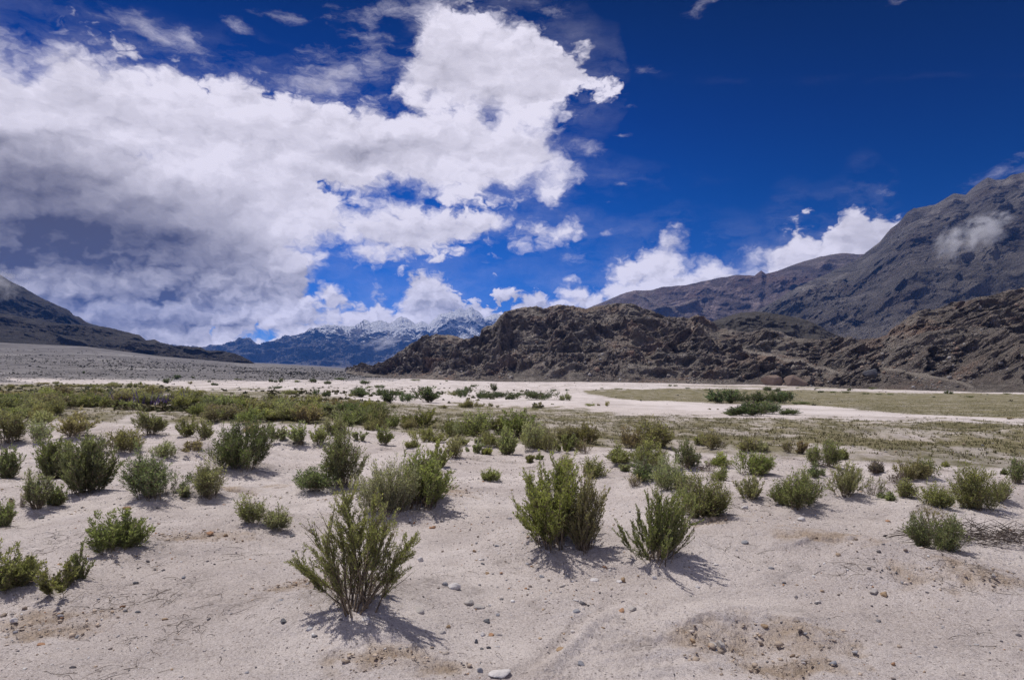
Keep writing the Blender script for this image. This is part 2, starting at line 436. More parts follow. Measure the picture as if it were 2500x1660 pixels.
# ------------------------------------------------------------------ mesh helpers
def mesh_from(name, verts, faces, mat=None, smooth=True, attrs=None, parent=None):
    """faces: (n,3) or (n,4) array, or a list of such arrays; attrs: {name: (domain, type, array)}"""
    me = bpy.data.meshes.new(name)
    verts = np.ascontiguousarray(verts, np.float32)
    if not isinstance(faces, list): faces = [faces]
    faces = [np.asarray(f, np.int32) for f in faces if len(f)]
    loops = np.concatenate([f.ravel() for f in faces])
    tot = np.concatenate([np.full(len(f), f.shape[1], np.int32) for f in faces])
    me.vertices.add(len(verts)); me.vertices.foreach_set('co', verts.ravel())
    me.loops.add(len(loops)); me.loops.foreach_set('vertex_index', loops)
    me.polygons.add(len(tot))
    st = np.zeros(len(tot), np.int32); st[1:] = np.cumsum(tot)[:-1]
    me.polygons.foreach_set('loop_start', st)
    if smooth: me.polygons.foreach_set('use_smooth', np.ones(len(tot), bool))
    for an, (dom, typ, arr) in (attrs or {}).items():
        at = me.attributes.new(an, typ, dom)
        key = 'value' if typ == 'FLOAT' else ('color' if 'COLOR' in typ else 'vector')
        at.data.foreach_set(key, np.ascontiguousarray(arr, np.float32).ravel())
    me.update(calc_edges=True)
    if mat: me.materials.append(mat)
    ob = bpy.data.objects.new(name, me)
    COL.objects.link(ob)
    if parent: ob.parent = parent
    return ob

def grid_faces(nr, nc):
    i = np.arange(nr - 1)[:, None] * nc + np.arange(nc - 1)[None, :]
    i = i.ravel()
    return np.stack([i, i + 1, i + nc + 1, i + nc], 1)

def tag(o, label=None, cat=None, group=None, kind=None):
    if label: o['label'] = label
    if cat: o['category'] = cat
    if group: o['group'] = group
    if kind: o['kind'] = kind
    return o

def material(name):
    m = bpy.data.materials.new(name); m.use_nodes = True
    t = m.node_tree; t.nodes.clear()
    out = t.nodes.new('ShaderNodeOutputMaterial'); b = t.nodes.new('ShaderNodeBsdfPrincipled')
    t.links.new(b.outputs[0], out.inputs[0])
    b.inputs['Roughness'].default_value = 0.9
    b.inputs['Specular IOR Level'].default_value = 0.25
    return m, t, b, out

def attr(t, name, col=False):
    n = t.nodes.new('ShaderNodeAttribute'); n.attribute_name = name
    return n.outputs['Color'] if col else S(t, n.outputs['Fac'])

def bump(t, height, dist, strength=1.0, normal=None):
    n = t.nodes.new('ShaderNodeBump'); link(t, height, n.inputs['Height'])
    n.inputs['Distance'].default_value = dist; n.inputs['Strength'].default_value = strength
    if normal is not None: t.links.new(normal, n.inputs['Normal'])
    return n.outputs[0]

# ------------------------------------------------------------------ the lie of the land
_D = np.log(np.array([0.5, 10, 20, 35, 60, 100, 160, 250, 400, 600, 1000, 1500, 3000, 9000, 40000.]))
_Rr = np.array([0, 1128, 1003, 966, 946, 927, 910, 898, 889, 881, 875, 872, 868, 860, 853.])       # frame row of the plain, centre and right
_Rl = np.array([0, 1128, 993, 946, 921, 905, 897, 889, 880, 871, 860, 853, 852, 850, 848.])        # towards the left
_fx = np.array([-900, 0, 200, 380, 560, 800, 860, 1000, 3000.])
_fy = np.array([-120, -63, -53, -30, -15, -4, 0, 0, 0.])                                             # how far the fan climbs above it

def base_z(x, y):
    x = np.asarray(x, np.float64); y = np.asarray(y, np.float64)
    r = np.hypot(x, y)
    D = np.maximum(np.maximum(y, 0.64 * r), 0.3)
    px = np.clip(CX + FW * x / D, -900, 3200)
    L = np.log(D)
    zr = EYE - (np.interp(L, _D, _Rr) - HZ) * D / FW
    zl = EYE - (np.interp(L, _D, _Rl) - HZ) * D / FW
    zr = np.where(D < 10, 0, zr); zl = np.where(D < 10, 0, zl)
    w = sstep(650, 1150, px)
    z = zl * (1 - w) + zr * w
    k = np.interp(L, np.log([120, 400, 1000, 1600, 40000]), [0, 0.18, 0.72, 1.0, 1.0])
    z = z - np.interp(px, _fx, _fy) * k * D / FW * (y > 0)
    # towards the right the plain lies a little lower against the foot of the hill
    z = z - sstep(1300, 2400, px) * sstep(60, 350, D) * 14 * np.minimum(D, 2000) / FW
    return z

MOUNDS = []     # x, y, radius, height
DIGS = []       # x, y, rx, ry, depth : patches of broken tan crust

def height(x, y, fine=True):
    x = np.asarray(x, np.float64); y = np.asarray(y, np.float64)
    z = base_z(x, y)
    r = np.hypot(x, y)
    amp = np.clip(r / 9.0, 0.45, 2.2) * (1 - 0.75 * sstep(26, 60, r))
    z = z + fbm(x * 0.35, y * 0.45, 1.3, 3) * 0.11 * amp
    z = z + fbm(x * 1.2, y * 1.5, 4.3, 4) * 0.055 * amp
    z = z + fbm(x * 0.02, y * 0.02, 2.3, 3) * np.clip((r - 60) / 200, 0, 1) * 1.2
    for (mx, my, mr, mh) in MOUNDS:
        s = (np.abs(x - mx) < mr * 2.4) & (np.abs(y - my) < mr * 2.4)
        if np.any(s):
            q = ((x - mx) ** 2 + (y - my) ** 2) / (mr * mr)
            z = z + np.where(s, mh * np.exp(-q * 1.3), 0)
    return z

def to_ground(px, py, dmin=1.5, dmax=2500.0):
    """where the view ray through a frame position meets the land"""
    u = (px - CX) / FW; v = (HZ - py) / FW
    D = np.exp(np.linspace(math.log(dmin), math.log(dmax), 900))
    h = height(u * D, D) - (EYE + v * D)
    i = np.argmax(h > 0)
    if h[i] <= 0: i = len(D) - 1
    if i > 0:
        t = h[i - 1] / (h[i - 1] - h[i]); d = D[i - 1] + (D[i] - D[i - 1]) * t
    else: d = D[0]
    return u * d, d, float(height(np.array([u * d]), np.array([d]))[0])

def pxy(px, py):                    # the flat guess, used only to set out mounds
    d = EYE * FW / (py - HZ); return (px - CX) / FW * d, d

for (px, py, rr, hh) in [(830,1425,0.75,0.13),(1300,1262,0.9,0.12),(1540,1300,0.6,0.07),(1700,1260,1.1,0.13),(1860,1300,0.9,0.10),(2050,1200,1.6,0.12),
                         (2150,1330,0.7,0.10),(2330,1250,0.8,0.10),(190,1140,1.0,-0.08),(345,1160,1.0,0.06),(545,1080,1.1,0.12),(330,1040,1.2,0.16),(450,1045,1.0,0.14),(700,1010,1.6,0.2),
                         (170,1000,1.5,0.16),(880,1160,1.0,0.1),(1060,1140,1.1,0.12),(1600,1180,1.3,0.08),(1700,1140,1.2,0.06),(1850,1160,1.2,0.10),(2230,1160,1.3,0.12),
                         (560,1220,0.8,0.07),(1280,1400,0.30,0.05),(1350,1450,0.35,0.05),(900,1560,0.35,0.05),(1690,1432,0.30,0.075),(1850,1462,0.20,0.07),(1770,1500,0.40,-0.07),(1880,1530,0.25,0.05),(1560,1470,0.25,0.05),(2010,1300,0.5,0.06),(260,1270,0.6,0.04),(80,1350,0.5,0.05),(2300,1370,0.6,0.07),
                         (640,960,2.4,0.35),(300,965,2.0,0.3),(1200,1010,2.5,0.22),(1520,1060,1.6,0.18)]:
    x, y = pxy(px, py); MOUNDS.append((x, y, rr, hh))
HERO = []
for (reg, hx_, hy_, hw_, hh_, st_, hu_, la_, de_) in hero:
    px, py = fr_(reg, hx_, hy_)
    if py < 985: continue
    x, y = pxy(px, py); W = hw_ * VR[reg][0] / FW * y
    HERO.append((x, y + W * 0.1, max(W * 0.55, 0.12)))
    MOUNDS.append((x, y + W * 0.15, W * 0.75 + 0.1, min(0.10, 0.03 + W * 0.07)))
for (px, py, a, b) in [(900,1545,0.42,0.20),(1745,1475,0.62,0.28),(1790,1530,0.45,0.2),(1640,1240,0.35,0.25),(1900,1290,0.45,0.35),(2230,1360,0.55,0.3),(545,1132,0.4,0.22),
                       (720,1370,0.35,0.35),(1010,1160,0.5,0.6),(90,1440,0.5,0.35),(640,1118,0.3,0.2),(470,1245,0.55,0.28)]:
    x, y = pxy(px, py); DIGS.append((x, y, a, b))

def dig_mask(x, y):
    m = np.zeros(np.shape(x))
    for (dx_, dy_, a, b) in DIGS:
        s = (np.abs(x - dx_) < a * 2) & (np.abs(y - dy_) < b * 2)
        if np.any(s):
            q = np.sqrt(((x - dx_) / a) ** 2 + ((y - dy_) / b) ** 2)
            m = np.maximum(m, np.where(s, np.clip(1.5 - q * 1.2, 0, 1), 0))
    n = fbm(x * 4.1, y * 4.1, 9.0, 4)
    return np.clip(m * 0.8 + n * 1.5 * (m > 0.001) - 0.15, 0, 1)

# rows and columns of the one ground sheet: fine where one looks, coarse behind
a1 = np.linspace(-0.76, 0.76, 1250); a2 = np.linspace(0.76, 2 * math.pi - 0.76, 90)[1:-1]
ang = np.concatenate([a1, a2]); NA = len(ang)
rad = np.concatenate([[0.05, 0.6, 1.4, 2.2], np.exp(np.linspace(math.log(2.8), math.log(45), 1050)),
                      np.exp(np.linspace(math.log(45), math.log(1200), 330))[1:], np.exp(np.linspace(math.log(1200), math.log(15600), 50))[1:]])
NR = len(rad)
RR, AA = np.meshgrid(rad, ang, indexing='ij')
GX = RR * np.sin(AA); GY = RR * np.cos(AA)
GZ = height(GX, GY)
near = RR < 45
dig = np.zeros_like(GX)
rn = int(np.sum(rad < 45))
xs, ys = GX[:rn], GY[:rn]
dig[:rn] = dig_mask(xs, ys)
# ripples, footed crumbs and small hollows of the near sand
fa = 1 - sstep(16, 40, RR[:rn])
rough = sstep(-0.1, 0.5, fbm(xs * 0.6, ys * 0.9, 3.3, 3))
det = fbm(xs * 5, ys * 6, 1.0, 5, 0.65) * 0.020 * (0.5 + rough)
w1, w2, wc = worley(xs * 7, ys * 8, seed=3)
det += -np.clip(0.35 - w1, 0, 1) * 0.012 * (wc > 0.55) + np.clip(0.28 - w1, 0, 1) * 0.03 * (wc < 0.22) * rough
cl = fbm(xs * 16, ys * 18, 2.0, 4, 0.65)
det += (fbm(xs * 21, ys * 21, 6.0, 2, 0.6) * 0.010 + np.abs(fbm(xs * 34, ys * 30, 8.0, 2)) * 0.009) * (1 - sstep(7, 14, RR[:rn])) * (0.5 + rough)
det += dig[:rn] * (np.abs(cl) * 0.075 - 0.03 + np.sign(fbm(xs * 9, ys * 9, 7.0, 2)) * 0.006)
# small banks where the crust has broken away
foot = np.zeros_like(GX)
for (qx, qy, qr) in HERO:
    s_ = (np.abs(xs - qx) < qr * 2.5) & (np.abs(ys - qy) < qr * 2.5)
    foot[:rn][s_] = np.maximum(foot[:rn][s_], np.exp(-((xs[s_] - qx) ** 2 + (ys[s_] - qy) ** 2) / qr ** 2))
for (bx_, by_, half, hb) in [(545, 1135, 0.55, 0.075), (660, 1120, 0.30, 0.05), (1900, 1300, 0.5, 0.06), (1640, 1243, 0.45, 0.06), (880, 1520, 0.30, 0.05), (1640, 1455, 0.35, 0.05), (1830, 1440, 0.25, 0.05), (190, 1150, 0.5, 0.05)]:
    qx, qy = pxy(bx_, by_)
    edge = ys - qy + fbm(xs * 2.2, 0 * ys + qy, 3.0, 4, 0.6) * 0.28 + 0.25 * (xs - qx) ** 2
    win = np.clip(1.3 - np.abs(xs - qx) / half, 0, 1) * np.exp(-(np.clip(edge, 0, 9) / 0.5) ** 2)
    det += hb * 0.6 * sstep(-0.035, 0.02, edge) * win
# faint ruts near the camera
px_, py_ = pxy(1300, 1480)
rut = (xs - px_) * 0.86 - (ys - py_) * 0.5
det += -0.04 * np.exp(-(rut / 0.05) ** 2) * np.exp(-((xs - px_) ** 2 + (ys - py_) ** 2) / 0.4) + 0.035 * np.exp(-((rut - 0.10) / 0.05) ** 2) * np.exp(-((xs - px_) ** 2 + (ys - py_) ** 2) / 0.4)
rut2 = (xs - px_) * 0.25 - (ys - py_ + 0.1)
det += 0.016 * np.sin(rut2 * 30) * np.exp(-((xs - px_ - 0.55) ** 2 + (ys - py_ + 0.25) ** 2) / 0.12)
GZ[:rn] += det * fa

# what grows or lies on the land, as weights per vertex
PXC = CX + FW * GX / np.maximum(GY, 0.64 * RR); PYC = HZ + FW * (EYE - GZ) / np.maximum(GY, 0.64 * RR)
Dm = np.maximum(GY, 0.64 * RR)
n1 = fbm(GX * 0.10, GY * 0.035, 5.0, 4); n2 = fbm(GX * 0.5, GY * 0.16, 8.0, 4); n3 = fbm(GX * 2.2, GY * 0.9, 8.0, 3)
def zone(poly_rows, soft=6):
    """weight of a strip of land between two lines given as (column, upper row, lower row)"""
    p = np.array(poly_rows, float)
    up = np.interp(PXC, p[:, 0], p[:, 1]); lo = np.interp(PXC, p[:, 0], p[:, 2])
    q = PYC + n1 * soft * 2.2 + n2 * soft * 1.6 + n3 * soft * 0.8
    return sstep(up - soft * .5, up + soft * .5, q) * (1 - sstep(lo - soft * .5, lo + soft * .5, q))
front = (GY > 3)
pale = zone([(-400,900,960),(300,898,970),(700,900,975),(860,930,985),(1000,934,1005),(1300,944,1030),(1500,958,1040),(1900,966,1062),(2361,978,1085),(3000,985,1110)], 7)
olive = zone([(1340,903,903),(1360,900,909),(1480,897,925),(1640,896,930),(1850,900,935),(2100,906,955),(2361,908,966),(3000,910,985)], 3)
olive2 = zone([(1500,889,889),(1650,889,893),(2361,897,903),(3000,900,906)], 2) * 0.7
streak_ = zone([(1150,1000,1000),(1300,1004,1010),(1700,1006,1016),(2361,1020,1032),(3000,1030,1040)], 4)
leftg = zone([(-400,884,940),(0,886,935),(330,888,905),(420,893,905),(430,899,899)], 5)
grass = np.clip(pale * (0.62 + n2 * 1.0 + n3 * 0.6) + olive * (0.82 + n2 * 0.8 + n3 * 0.5) + olive2 * (0.7 + n2) + streak_ * (0.75 + n2) + leftg * (0.7 + n2 * 0.8 + n3 * .4), 0, 1) * front
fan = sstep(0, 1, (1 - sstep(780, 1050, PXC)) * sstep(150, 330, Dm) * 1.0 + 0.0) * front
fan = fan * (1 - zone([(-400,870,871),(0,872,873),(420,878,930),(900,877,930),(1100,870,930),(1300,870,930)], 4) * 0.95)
white = zone([(-400,872,885),(0,873,885),(350,875,930),(900,872,928),(1300,876,935),(1700,892,952),(2361,903,985),(3000,910,990)], 4) * front
gv = np.stack([GX, GY, GZ], -1).reshape(-1, 3)
gf = grid_faces(NR, NA)
wrap = np.arange(NR - 1) * NA + NA - 1
gf = np.concatenate([gf, np.stack([wrap, wrap - NA + 1, wrap + 1, wrap + NA], 1)])
gf = gf[:, ::-1]

m_sand, t, b, _ = material('sand')
geo = t.nodes.new('ShaderNodeNewGeometry'); P = geo.outputs['Position']
g = attr(t, 'grass'); dg = attr(t, 'dig'); fn = attr(t, 'fan'); wh = attr(t, 'white')
big = noise(t, P, 0.5, 5, 0.6); mid = noise(t, P, 3.5, 6, 0.65); fin = noise(t, P, 60.0, 5, 0.7); spk = noise(t, P, 130.0, 3, 0.6)
c = mixc(t, big.step(0.38, 0.62), (0.65, 0.580, 0.548), (0.49, 0.425, 0.395))
c = mixc(t, mid.step(0.45, 0.75) * 0.6, c, (0.42, 0.36, 0.33))
c = mixc(t, fin.step(0.40, 0.80), c, (0.70, 0.64, 0.61))
c = mixc(t, fin.step(0.48, 0.30) * 0.75, c, (0.30, 0.255, 0.235))
vo = t.nodes.new('ShaderNodeTexVoronoi'); link(t, P, vo.inputs['Vector']); vo.inputs['Scale'].default_value = 34.0
vr = sep(t, vo.outputs['Color'])
c = mixc(t, (S(t, vo.outputs['Distance']) - vr[0] * 0.30).step(0.05, -0.02) * vr[1].step(0.35, 0.5) * 0.75, c, mixc(t, vr[2], (0.10, 0.085, 0.08), (0.30, 0.25, 0.22)))
c = mixc(t, spk.step(0.56, 0.66) * 0.60, c, (0.16, 0.135, 0.125))
pat = noise(t, P, 1.3, 5, 0.7)
c = mixc(t, pat.step(0.52, 0.72) * noise(t, P, 14.0, 4, 0.7).step(0.38, 0.60) * 0.65, c, (0.25, 0.215, 0.20))
c = mixc(t, noise(t, P, 95.0, 2, 0.5).step(0.66, 0.72) * 0.6, c, (0.62, 0.60, 0.60))
c = mixc(t, (dg * 0.9).clamp(), c, mixc(t, fin, (0.33, 0.25, 0.19), (0.52, 0.42, 0.33)))
c = mixc(t, wh * 0.8, c, mixc(t, noise(t, xyz(t, sep(t, P)[0] * 0.04, sep(t, P)[1] * 0.012, 0.0), 3.0, 6, 0.7).step(0.42, 0.62), (0.64, 0.58, 0.56), (0.44, 0.39, 0.365)))
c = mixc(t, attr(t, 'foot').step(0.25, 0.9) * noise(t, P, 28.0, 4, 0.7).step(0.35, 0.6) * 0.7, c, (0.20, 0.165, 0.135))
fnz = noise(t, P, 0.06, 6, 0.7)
c = mixc(t, (fn * 0.95).clamp(), c, mixc(t, fnz.step(0.35, 0.65), (0.080, 0.076, 0.080), (0.19, 0.18, 0.182)))  # fan greys kept dark to carry the cloud shadow lying on it
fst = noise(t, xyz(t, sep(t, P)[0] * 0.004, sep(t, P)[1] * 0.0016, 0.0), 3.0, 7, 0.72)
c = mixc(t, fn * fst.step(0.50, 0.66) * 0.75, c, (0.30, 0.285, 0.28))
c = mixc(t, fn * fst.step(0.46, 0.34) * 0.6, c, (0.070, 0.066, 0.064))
sp = sep(t, P)
gst = noise(t, xyz(t, sp[0] * 0.35, sp[1] * 1.2, 0.0), 1.6, 6, 0.7)
gc = mixc(t, noise(t, P, 0.25, 4, 0.6).step(0.35, 0.65), (0.115, 0.105, 0.045), (0.20, 0.175, 0.09))
c = mixc(t, (g * 1.25 + (gst - 0.5) * 1.6 * g.step(0.0, 0.2)).clamp() * 0.93, c, gc)
link(t, c, b.inputs['Base Color'])
nb = bump(t, fin * 0.8 + mid * 1.6, 0.020, 1.0)
nb = bump(t, noise(t, P, 22.0, 6, 0.75), 0.020, 0.9, nb)
nb = bump(t, fnz, 2.0, 0.5, nb)
t.links.new(nb, b.inputs['Normal'])
b.inputs['Roughness'].default_value = 0.95
b.inputs['Specular IOR Level'].default_value = 0.1
fl = lambda a: ('POINT', 'FLOAT', a.ravel())
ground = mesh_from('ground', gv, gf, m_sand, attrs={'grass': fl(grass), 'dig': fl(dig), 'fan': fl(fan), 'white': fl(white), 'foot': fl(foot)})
tag(ground, 'pale pinkish sand flat with gravel and dry grass zones stretching to the mountains', 'ground', kind='structure')

# ------------------------------------------------------------------ hills and mountains
def R5(*p): return [(755.6 + x / 2.7787, 604.5 + y / 2.7787) for x, y in p]
def R6(*p): return [(1511 + x / 2.7787, 604.5 + y / 2.7787) for x, y in p]
def R8(*p): return [(1180.5 + x / 2.0, y / 2.0) for x, y in p]

def massif(name, ridge, foot, dfoot, dridge, mat, seed, nx, nt_, amp, scale, spur, jag=1.0, back=0.35, slant=0.6, prof=1.0, extra=None, strata=0.0, crag=1.0, rough_ridge=0.0):
    """a hill built as one closed-fronted slope: foot line, ridge line and the ground it stands on, broken up by ridged noise"""
    rg = np.array(ridge, float); ft = np.array(foot, float)
    px = np.linspace(rg[0, 0], rg[-1, 0], nx)
    rr = np.interp(px, rg[:, 0], rg[:, 1]); fr = np.interp(px, ft[:, 0], ft[:, 1])
    df = np.interp(px, [p[0] for p in dfoot], [p[1] for p in dfoot])
    dr = np.interp(px, [p[0] for p in dridge], [p[1] for p in dridge])
    if rough_ridge:
        rr = rr + fbm(px * 0.055, 0 * px + seed, 3.0, 4, 0.6) * rough_ridge
    u = (px - CX) / FW
    tt = np.concatenate([[-0.10], np.linspace(0, 1, nt_) ** 0.85, 1 + np.linspace(0, back, max(8, nt_ // 5))[1:]])
    T, U = np.meshgrid(tt, u, indexing='ij')
    T1 = np.clip(T, 0, 1)
    DF, DR, RRW, FRW = (np.broadcast_to(a, T.shape) for a in (df, dr, rr, fr))
    zr = EYE + (HZ - RRW) * DR / FW; zf = EYE + (HZ - FRW) * DF / FW
    D = DF + (DR - DF) * T
    Z = zf + (zr - zf) * T1 ** prof
    Z = np.where(T > 1, zr - (T - 1) * (DR - DF) * 0.9, Z)
    Z = np.where(T < 0, zf - 0.04 * (DR - DF), Z)
    X = U * D; Y = D.copy()
    h = np.maximum(zr - zf, 1e-3)
    # the slope's own frame: x along, q down the slope with the strata's slant
    sx_ = (X + slant * Z) / scale; sy_ = Y / scale; sz_ = Z / scale
    wx = fbm(sx_ * 0.7, sy_ * 0.7, sz_ * 0.7 + seed, 3); wz = fbm(sx_ * 0.7 + 40, sy_ * 0.7, sz_ * 0.7 + seed, 3)
    big_ = ridged(sx_ * 0.42 + wx * 0.7 + seed, sy_ * 0.3, sz_ * 0.25 + wz * 0.5, 4, 0.5)
    med = ridged(sx_ * 1.9 + wz + seed * 2, sy_ * 1.4, sz_ * 1.3 + wx, 5, 0.58)
    sml = fbm(sx_ * 7.0, sy_ * 6.0, sz_ * 6.0 + seed, 5, 0.62)
    blk = pn(sx_ * 3.3 + wx * 2, sy_ * 3.3, sz_ * 3.3 + seed)
    blk = np.sign(blk) * np.abs(blk) ** 0.5                        # stepped rock faces
    rockiness = sstep(-0.25, 0.35, fbm(sx_ * 0.5 + 9, sy_ * 0.5, sz_ * 0.6 + seed * 3, 3))
    wa, wb_, wcid = worley(sx_ * 3.1 + sz_ * 1.2 + wx, sz_ * 4.6 + sy_ * 0.8 + wz, seed=int(seed))
    wa2, wb2, wcid2 = worley(sx_ * 8.5 + wx * 2, sz_ * 12.0 + wz * 2, seed=int(seed) + 5)
    facet = (wcid - 0.5) * 1.1 - np.clip(0.12 - (wb_ - wa), 0, 1) * 4.0 + (wcid2 - 0.5) * 0.45 - np.clip(0.12 - (wb2 - wa2), 0, 1) * 1.2 - wa * 0.5
    env = np.clip(T1 * 5, 0.15, 1) * np.clip((1.0 - T1) * 4 + 0.32 * jag, 0, 1)
    env = np.where(T > 1, 0.32 * jag, env)
    disp = (big_ - 0.45) * spur * 1.6 + ((med - 0.40) * amp * 1.1 + blk * amp * 0.20 * crag + facet * amp * 0.55 * crag) * (0.30 + 0.85 * rockiness) + sml * amp * (0.42 - 0.12 * (crag > 1))
    if strata:
        st = np.sin((Z + 0.55 * X + wx * scale * 0.8) / scale * 9.0)
        disp = disp + st * amp * strata
    disp = disp * env
    if extra is trails:
        q0 = np.minimum(line_dist(CX + FW * X / Y, HZ - FW * (Z - EYE) / Y, TR1), line_dist(CX + FW * X / Y, HZ - FW * (Z - EYE) / Y, TR2))
        disp = disp * (0.25 + 0.75 * sstep(3, 16, q0))
    Y = Y - disp * 0.85
    X = X + sml * amp * 0.35 * env
    Z = Z + disp * 0.42 + sml * amp * 0.18 * jag
    attrs = {'cell': ('POINT', 'FLOAT', (wcid * 0.6 + wcid2 * 0.4).ravel()), 'rock': ('POINT', 'FLOAT', rockiness.ravel()), 'cav': ('POINT', 'FLOAT', (med * 0.6 + big_ * 0.4).ravel()),
             'hgt': ('POINT', 'FLOAT', ((Z - zf) / h).ravel())}
    if extra is not None:
        PX_ = CX + FW * X / Y; PY_ = HZ - FW * (Z - EYE) / Y
        for k, v in extra(PX_, PY_, X, Y, Z, locals()).items(): attrs[k] = ('POINT', 'FLOAT', v.ravel())
    V = np.stack([X, Y, Z], -1).reshape(-1, 3)
    return mesh_from(name, V, grid_faces(*T.shape), mat, smooth=(crag < 1), attrs=attrs)

def line_dist(px, py, pts):
    d = np.full(px.shape, 1e9)
    for (x0, y0), (x1, y1) in zip(pts[:-1], pts[1:]):
        vx, vy = x1 - x0, y1 - y0; q = np.clip(((px - x0) * vx + (py - y0) * vy) / (vx * vx + vy * vy), 0, 1)
        d = np.minimum(d, np.hypot(px - x0 - q * vx, py - y0 - q * vy))
    return d

def rock_material(name, dark, light, warm, scree, sc, bd, trail=False, snow=False, gully=False):
    m, t, b, _ = material(name)
    geo = t.nodes.new('ShaderNodeNewGeometry'); P = geo.outputs['Position']
    rk = attr(t, 'rock')
    n0 = noise(t, P, 1.2 * sc, 6, 0.65, 0.4); n1 = noise(t, P, 6.0 * sc, 7, 0.7); n2 = noise(t, P, 0.35 * sc, 4, 0.6); n3 = noise(t, P, 24.0 * sc, 4, 0.7)
    c = mixc(t, n1.step(0.33, 0.68), dark, light)
    c = mixc(t, n2.step(0.50, 0.66) * 0.75, c, mixc(t, n1.step(0.3, 0.7), tuple(v * 0.6 for v in warm), warm))
    c = mixc(t, (1.0 - rk).step(0.45, 0.95) * n0.step(0.40, 0.60) * 0.85, c, scree)
    c = mixc(t, n3.step(0.60, 0.72) * 0.45, c, tuple(min(1, v * 2.4) for v in light))
    c = mixc(t, n3.step(0.42, 0.30) * 0.55, c, tuple(v * 0.4 for v in dark))
    if gully:
        q = sep(t, P)
        ga = noise(t, xyz(t, (q[0] + q[2]) * 0.0012, (q[0] - q[2]) * 0.010, q[1] * 0.002), 1.0, 6, 0.65, 0.5)
        gb = noise(t, xyz(t, (q[0] - q[2] * 0.4) * 0.0016, (q[2] + q[0] * 0.45) * 0.014, q[1] * 0.002), 1.0, 5, 0.65, 0.8)
        c = mixc(t, ga.step(0.54, 0.66) * 0.75, c, tuple(v * 1.9 for v in light))
        c = mixc(t, gb.step(0.54, 0.64) * 0.65, c, tuple(v * 0.55 for v in dark))
    c = vmath(t, 'SCALE', c, attr(t, 'cell') * 0.7 + 0.68)
    if trail: c = mixc(t, attr(t, 'trail').clamp(), c, (0.46, 0.40, 0.34))
    if snow:
        nz = sep(t, geo.outputs['Normal'])[2]
        s_ = (attr(t, 'snow') + (n0 - 0.5) * 0.7 + (n1 - 0.5) * 0.35 + (nz - 0.55) * 1.6).step(0.42, 0.58)
        c = mixc(t, s_, c, (0.93, 0.93, 0.95))
    link(t, c, b.inputs['Base Color'])
    nb = bump(t, n1, bd * 1.0, 0.9); nb = bump(t, n3, bd * 0.35, 0.9, nb)
    t.links.new(nb, b.inputs['Normal'])
    return m

m_hill = rock_material('hill_rock', (0.150, 0.125, 0.108), (0.29, 0.245, 0.21), (0.40, 0.27, 0.20), (0.34, 0.30, 0.255), 0.05, 3.0, trail=True)
m_dark = rock_material('dark_hill_rock', (0.048, 0.043, 0.040), (0.085, 0.076, 0.070), (0.06, 0.052, 0.046), (0.055, 0.05, 0.046), 0.05, 1.6)
m_mount = rock_material('mountain_rock', (0.118, 0.102, 0.094), (0.225, 0.20, 0.18), (0.19, 0.15, 0.13), (0.27, 0.24, 0.215), 0.0075, 20.0, gully=True)
m_purple = rock_material('purple_rock', (0.10, 0.075, 0.075), (0.18, 0.14, 0.135), (0.20, 0.125, 0.105), (0.21, 0.175, 0.155), 0.006, 20.0, gully=True)
m_snow = rock_material('snow_rock', (0.10, 0.10, 0.11), (0.24, 0.23, 0.24), (0.24, 0.20, 0.19), (0.26, 0.24, 0.24), 0.0030, 50.0, snow=True)
m_left = rock_material('cloud_shaded_rock', (0.030, 0.027, 0.027), (0.060, 0.053, 0.052), (0.080, 0.062, 0.048), (0.065, 0.058, 0.054), 0.012, 8.0)  # cloud shadow over the left slopes is put into these dark rock tones

TR1 = R6((560,562),(640,585),(740,595),(830,625),(930,632),(1020,680),(1080,678),(1140,700),(1170,715))
TR2 = R6((1470,682),(1560,692),(1640,712),(1740,722),(1850,748),(1960,770),(2030,800))
def trails(px, py, X, Y, Z, L):
    d = np.minimum(line_dist(px, py, TR1), line_dist(px, py, TR2))
    rub = sstep(46, 8, np.hypot(px - 1095, (py - 850) * 0.7)) * 0.7 + sstep(60, 10, np.hypot(px - 1870, (py - 835) * 1.5)) * 0.35
    return {'trail': np.clip(np.clip(2.6 - d / 1.5, 0, 1) + rub * sstep(-0.2, 0.4, L['sml'] * 2), 0, 1) * 0.9}

hillB = R5((120,690),(150,685),(230,655),(290,672),(330,655),(350,662),(420,615),(470,570),(520,530),(570,505),(610,470),(640,460),(655,468),(690,452),(740,462),(790,462),(850,485),(900,485),(940,470),(970,465),(985,430),(1020,412),(1060,400),(1100,345),(1130,305),(1160,298),(1190,290),(1240,278),(1290,275),(1340,272),(1380,298),(1420,288),(1480,275),(1540,268),(1620,282),(1660,290),(1720,272),(1800,265),(1900,265),(1960,275),(2010,300),(2060,320),(2150,340),(2250,348)) \
      + R6((60,345),(140,345),(210,365),(260,350),(310,360),(350,385),(420,425),(560,445),(640,450),(690,432),(740,440),(800,450),(880,480),(980,490),(1060,500),(1150,488),(1200,482),(1300,495),(1380,500),(1480,520),(1600,600),(1700,700),(1760,790))
footB = [(795, 856), (860, 862), (960, 872), (1060, 878), (1200, 884), (1400, 888), (1600, 890), (1800, 893), (2000, 896), (2200, 898)]
hill = massif('hill', hillB, footB, [(795, 900), (1000, 700), (1300, 600), (1800, 520), (2200, 440)], [(795, 960), (900, 960), (1150, 860), (1500, 840), (2000, 660), (2200, 480)],
              m_hill, 3.0, 1700, 340, 5.6, 27.0, 21.0, jag=1.1, extra=trails, crag=1.6)
tag(hill, 'craggy dark brown rock hill with a pale trail across its boulder slope', 'hill', kind='structure')
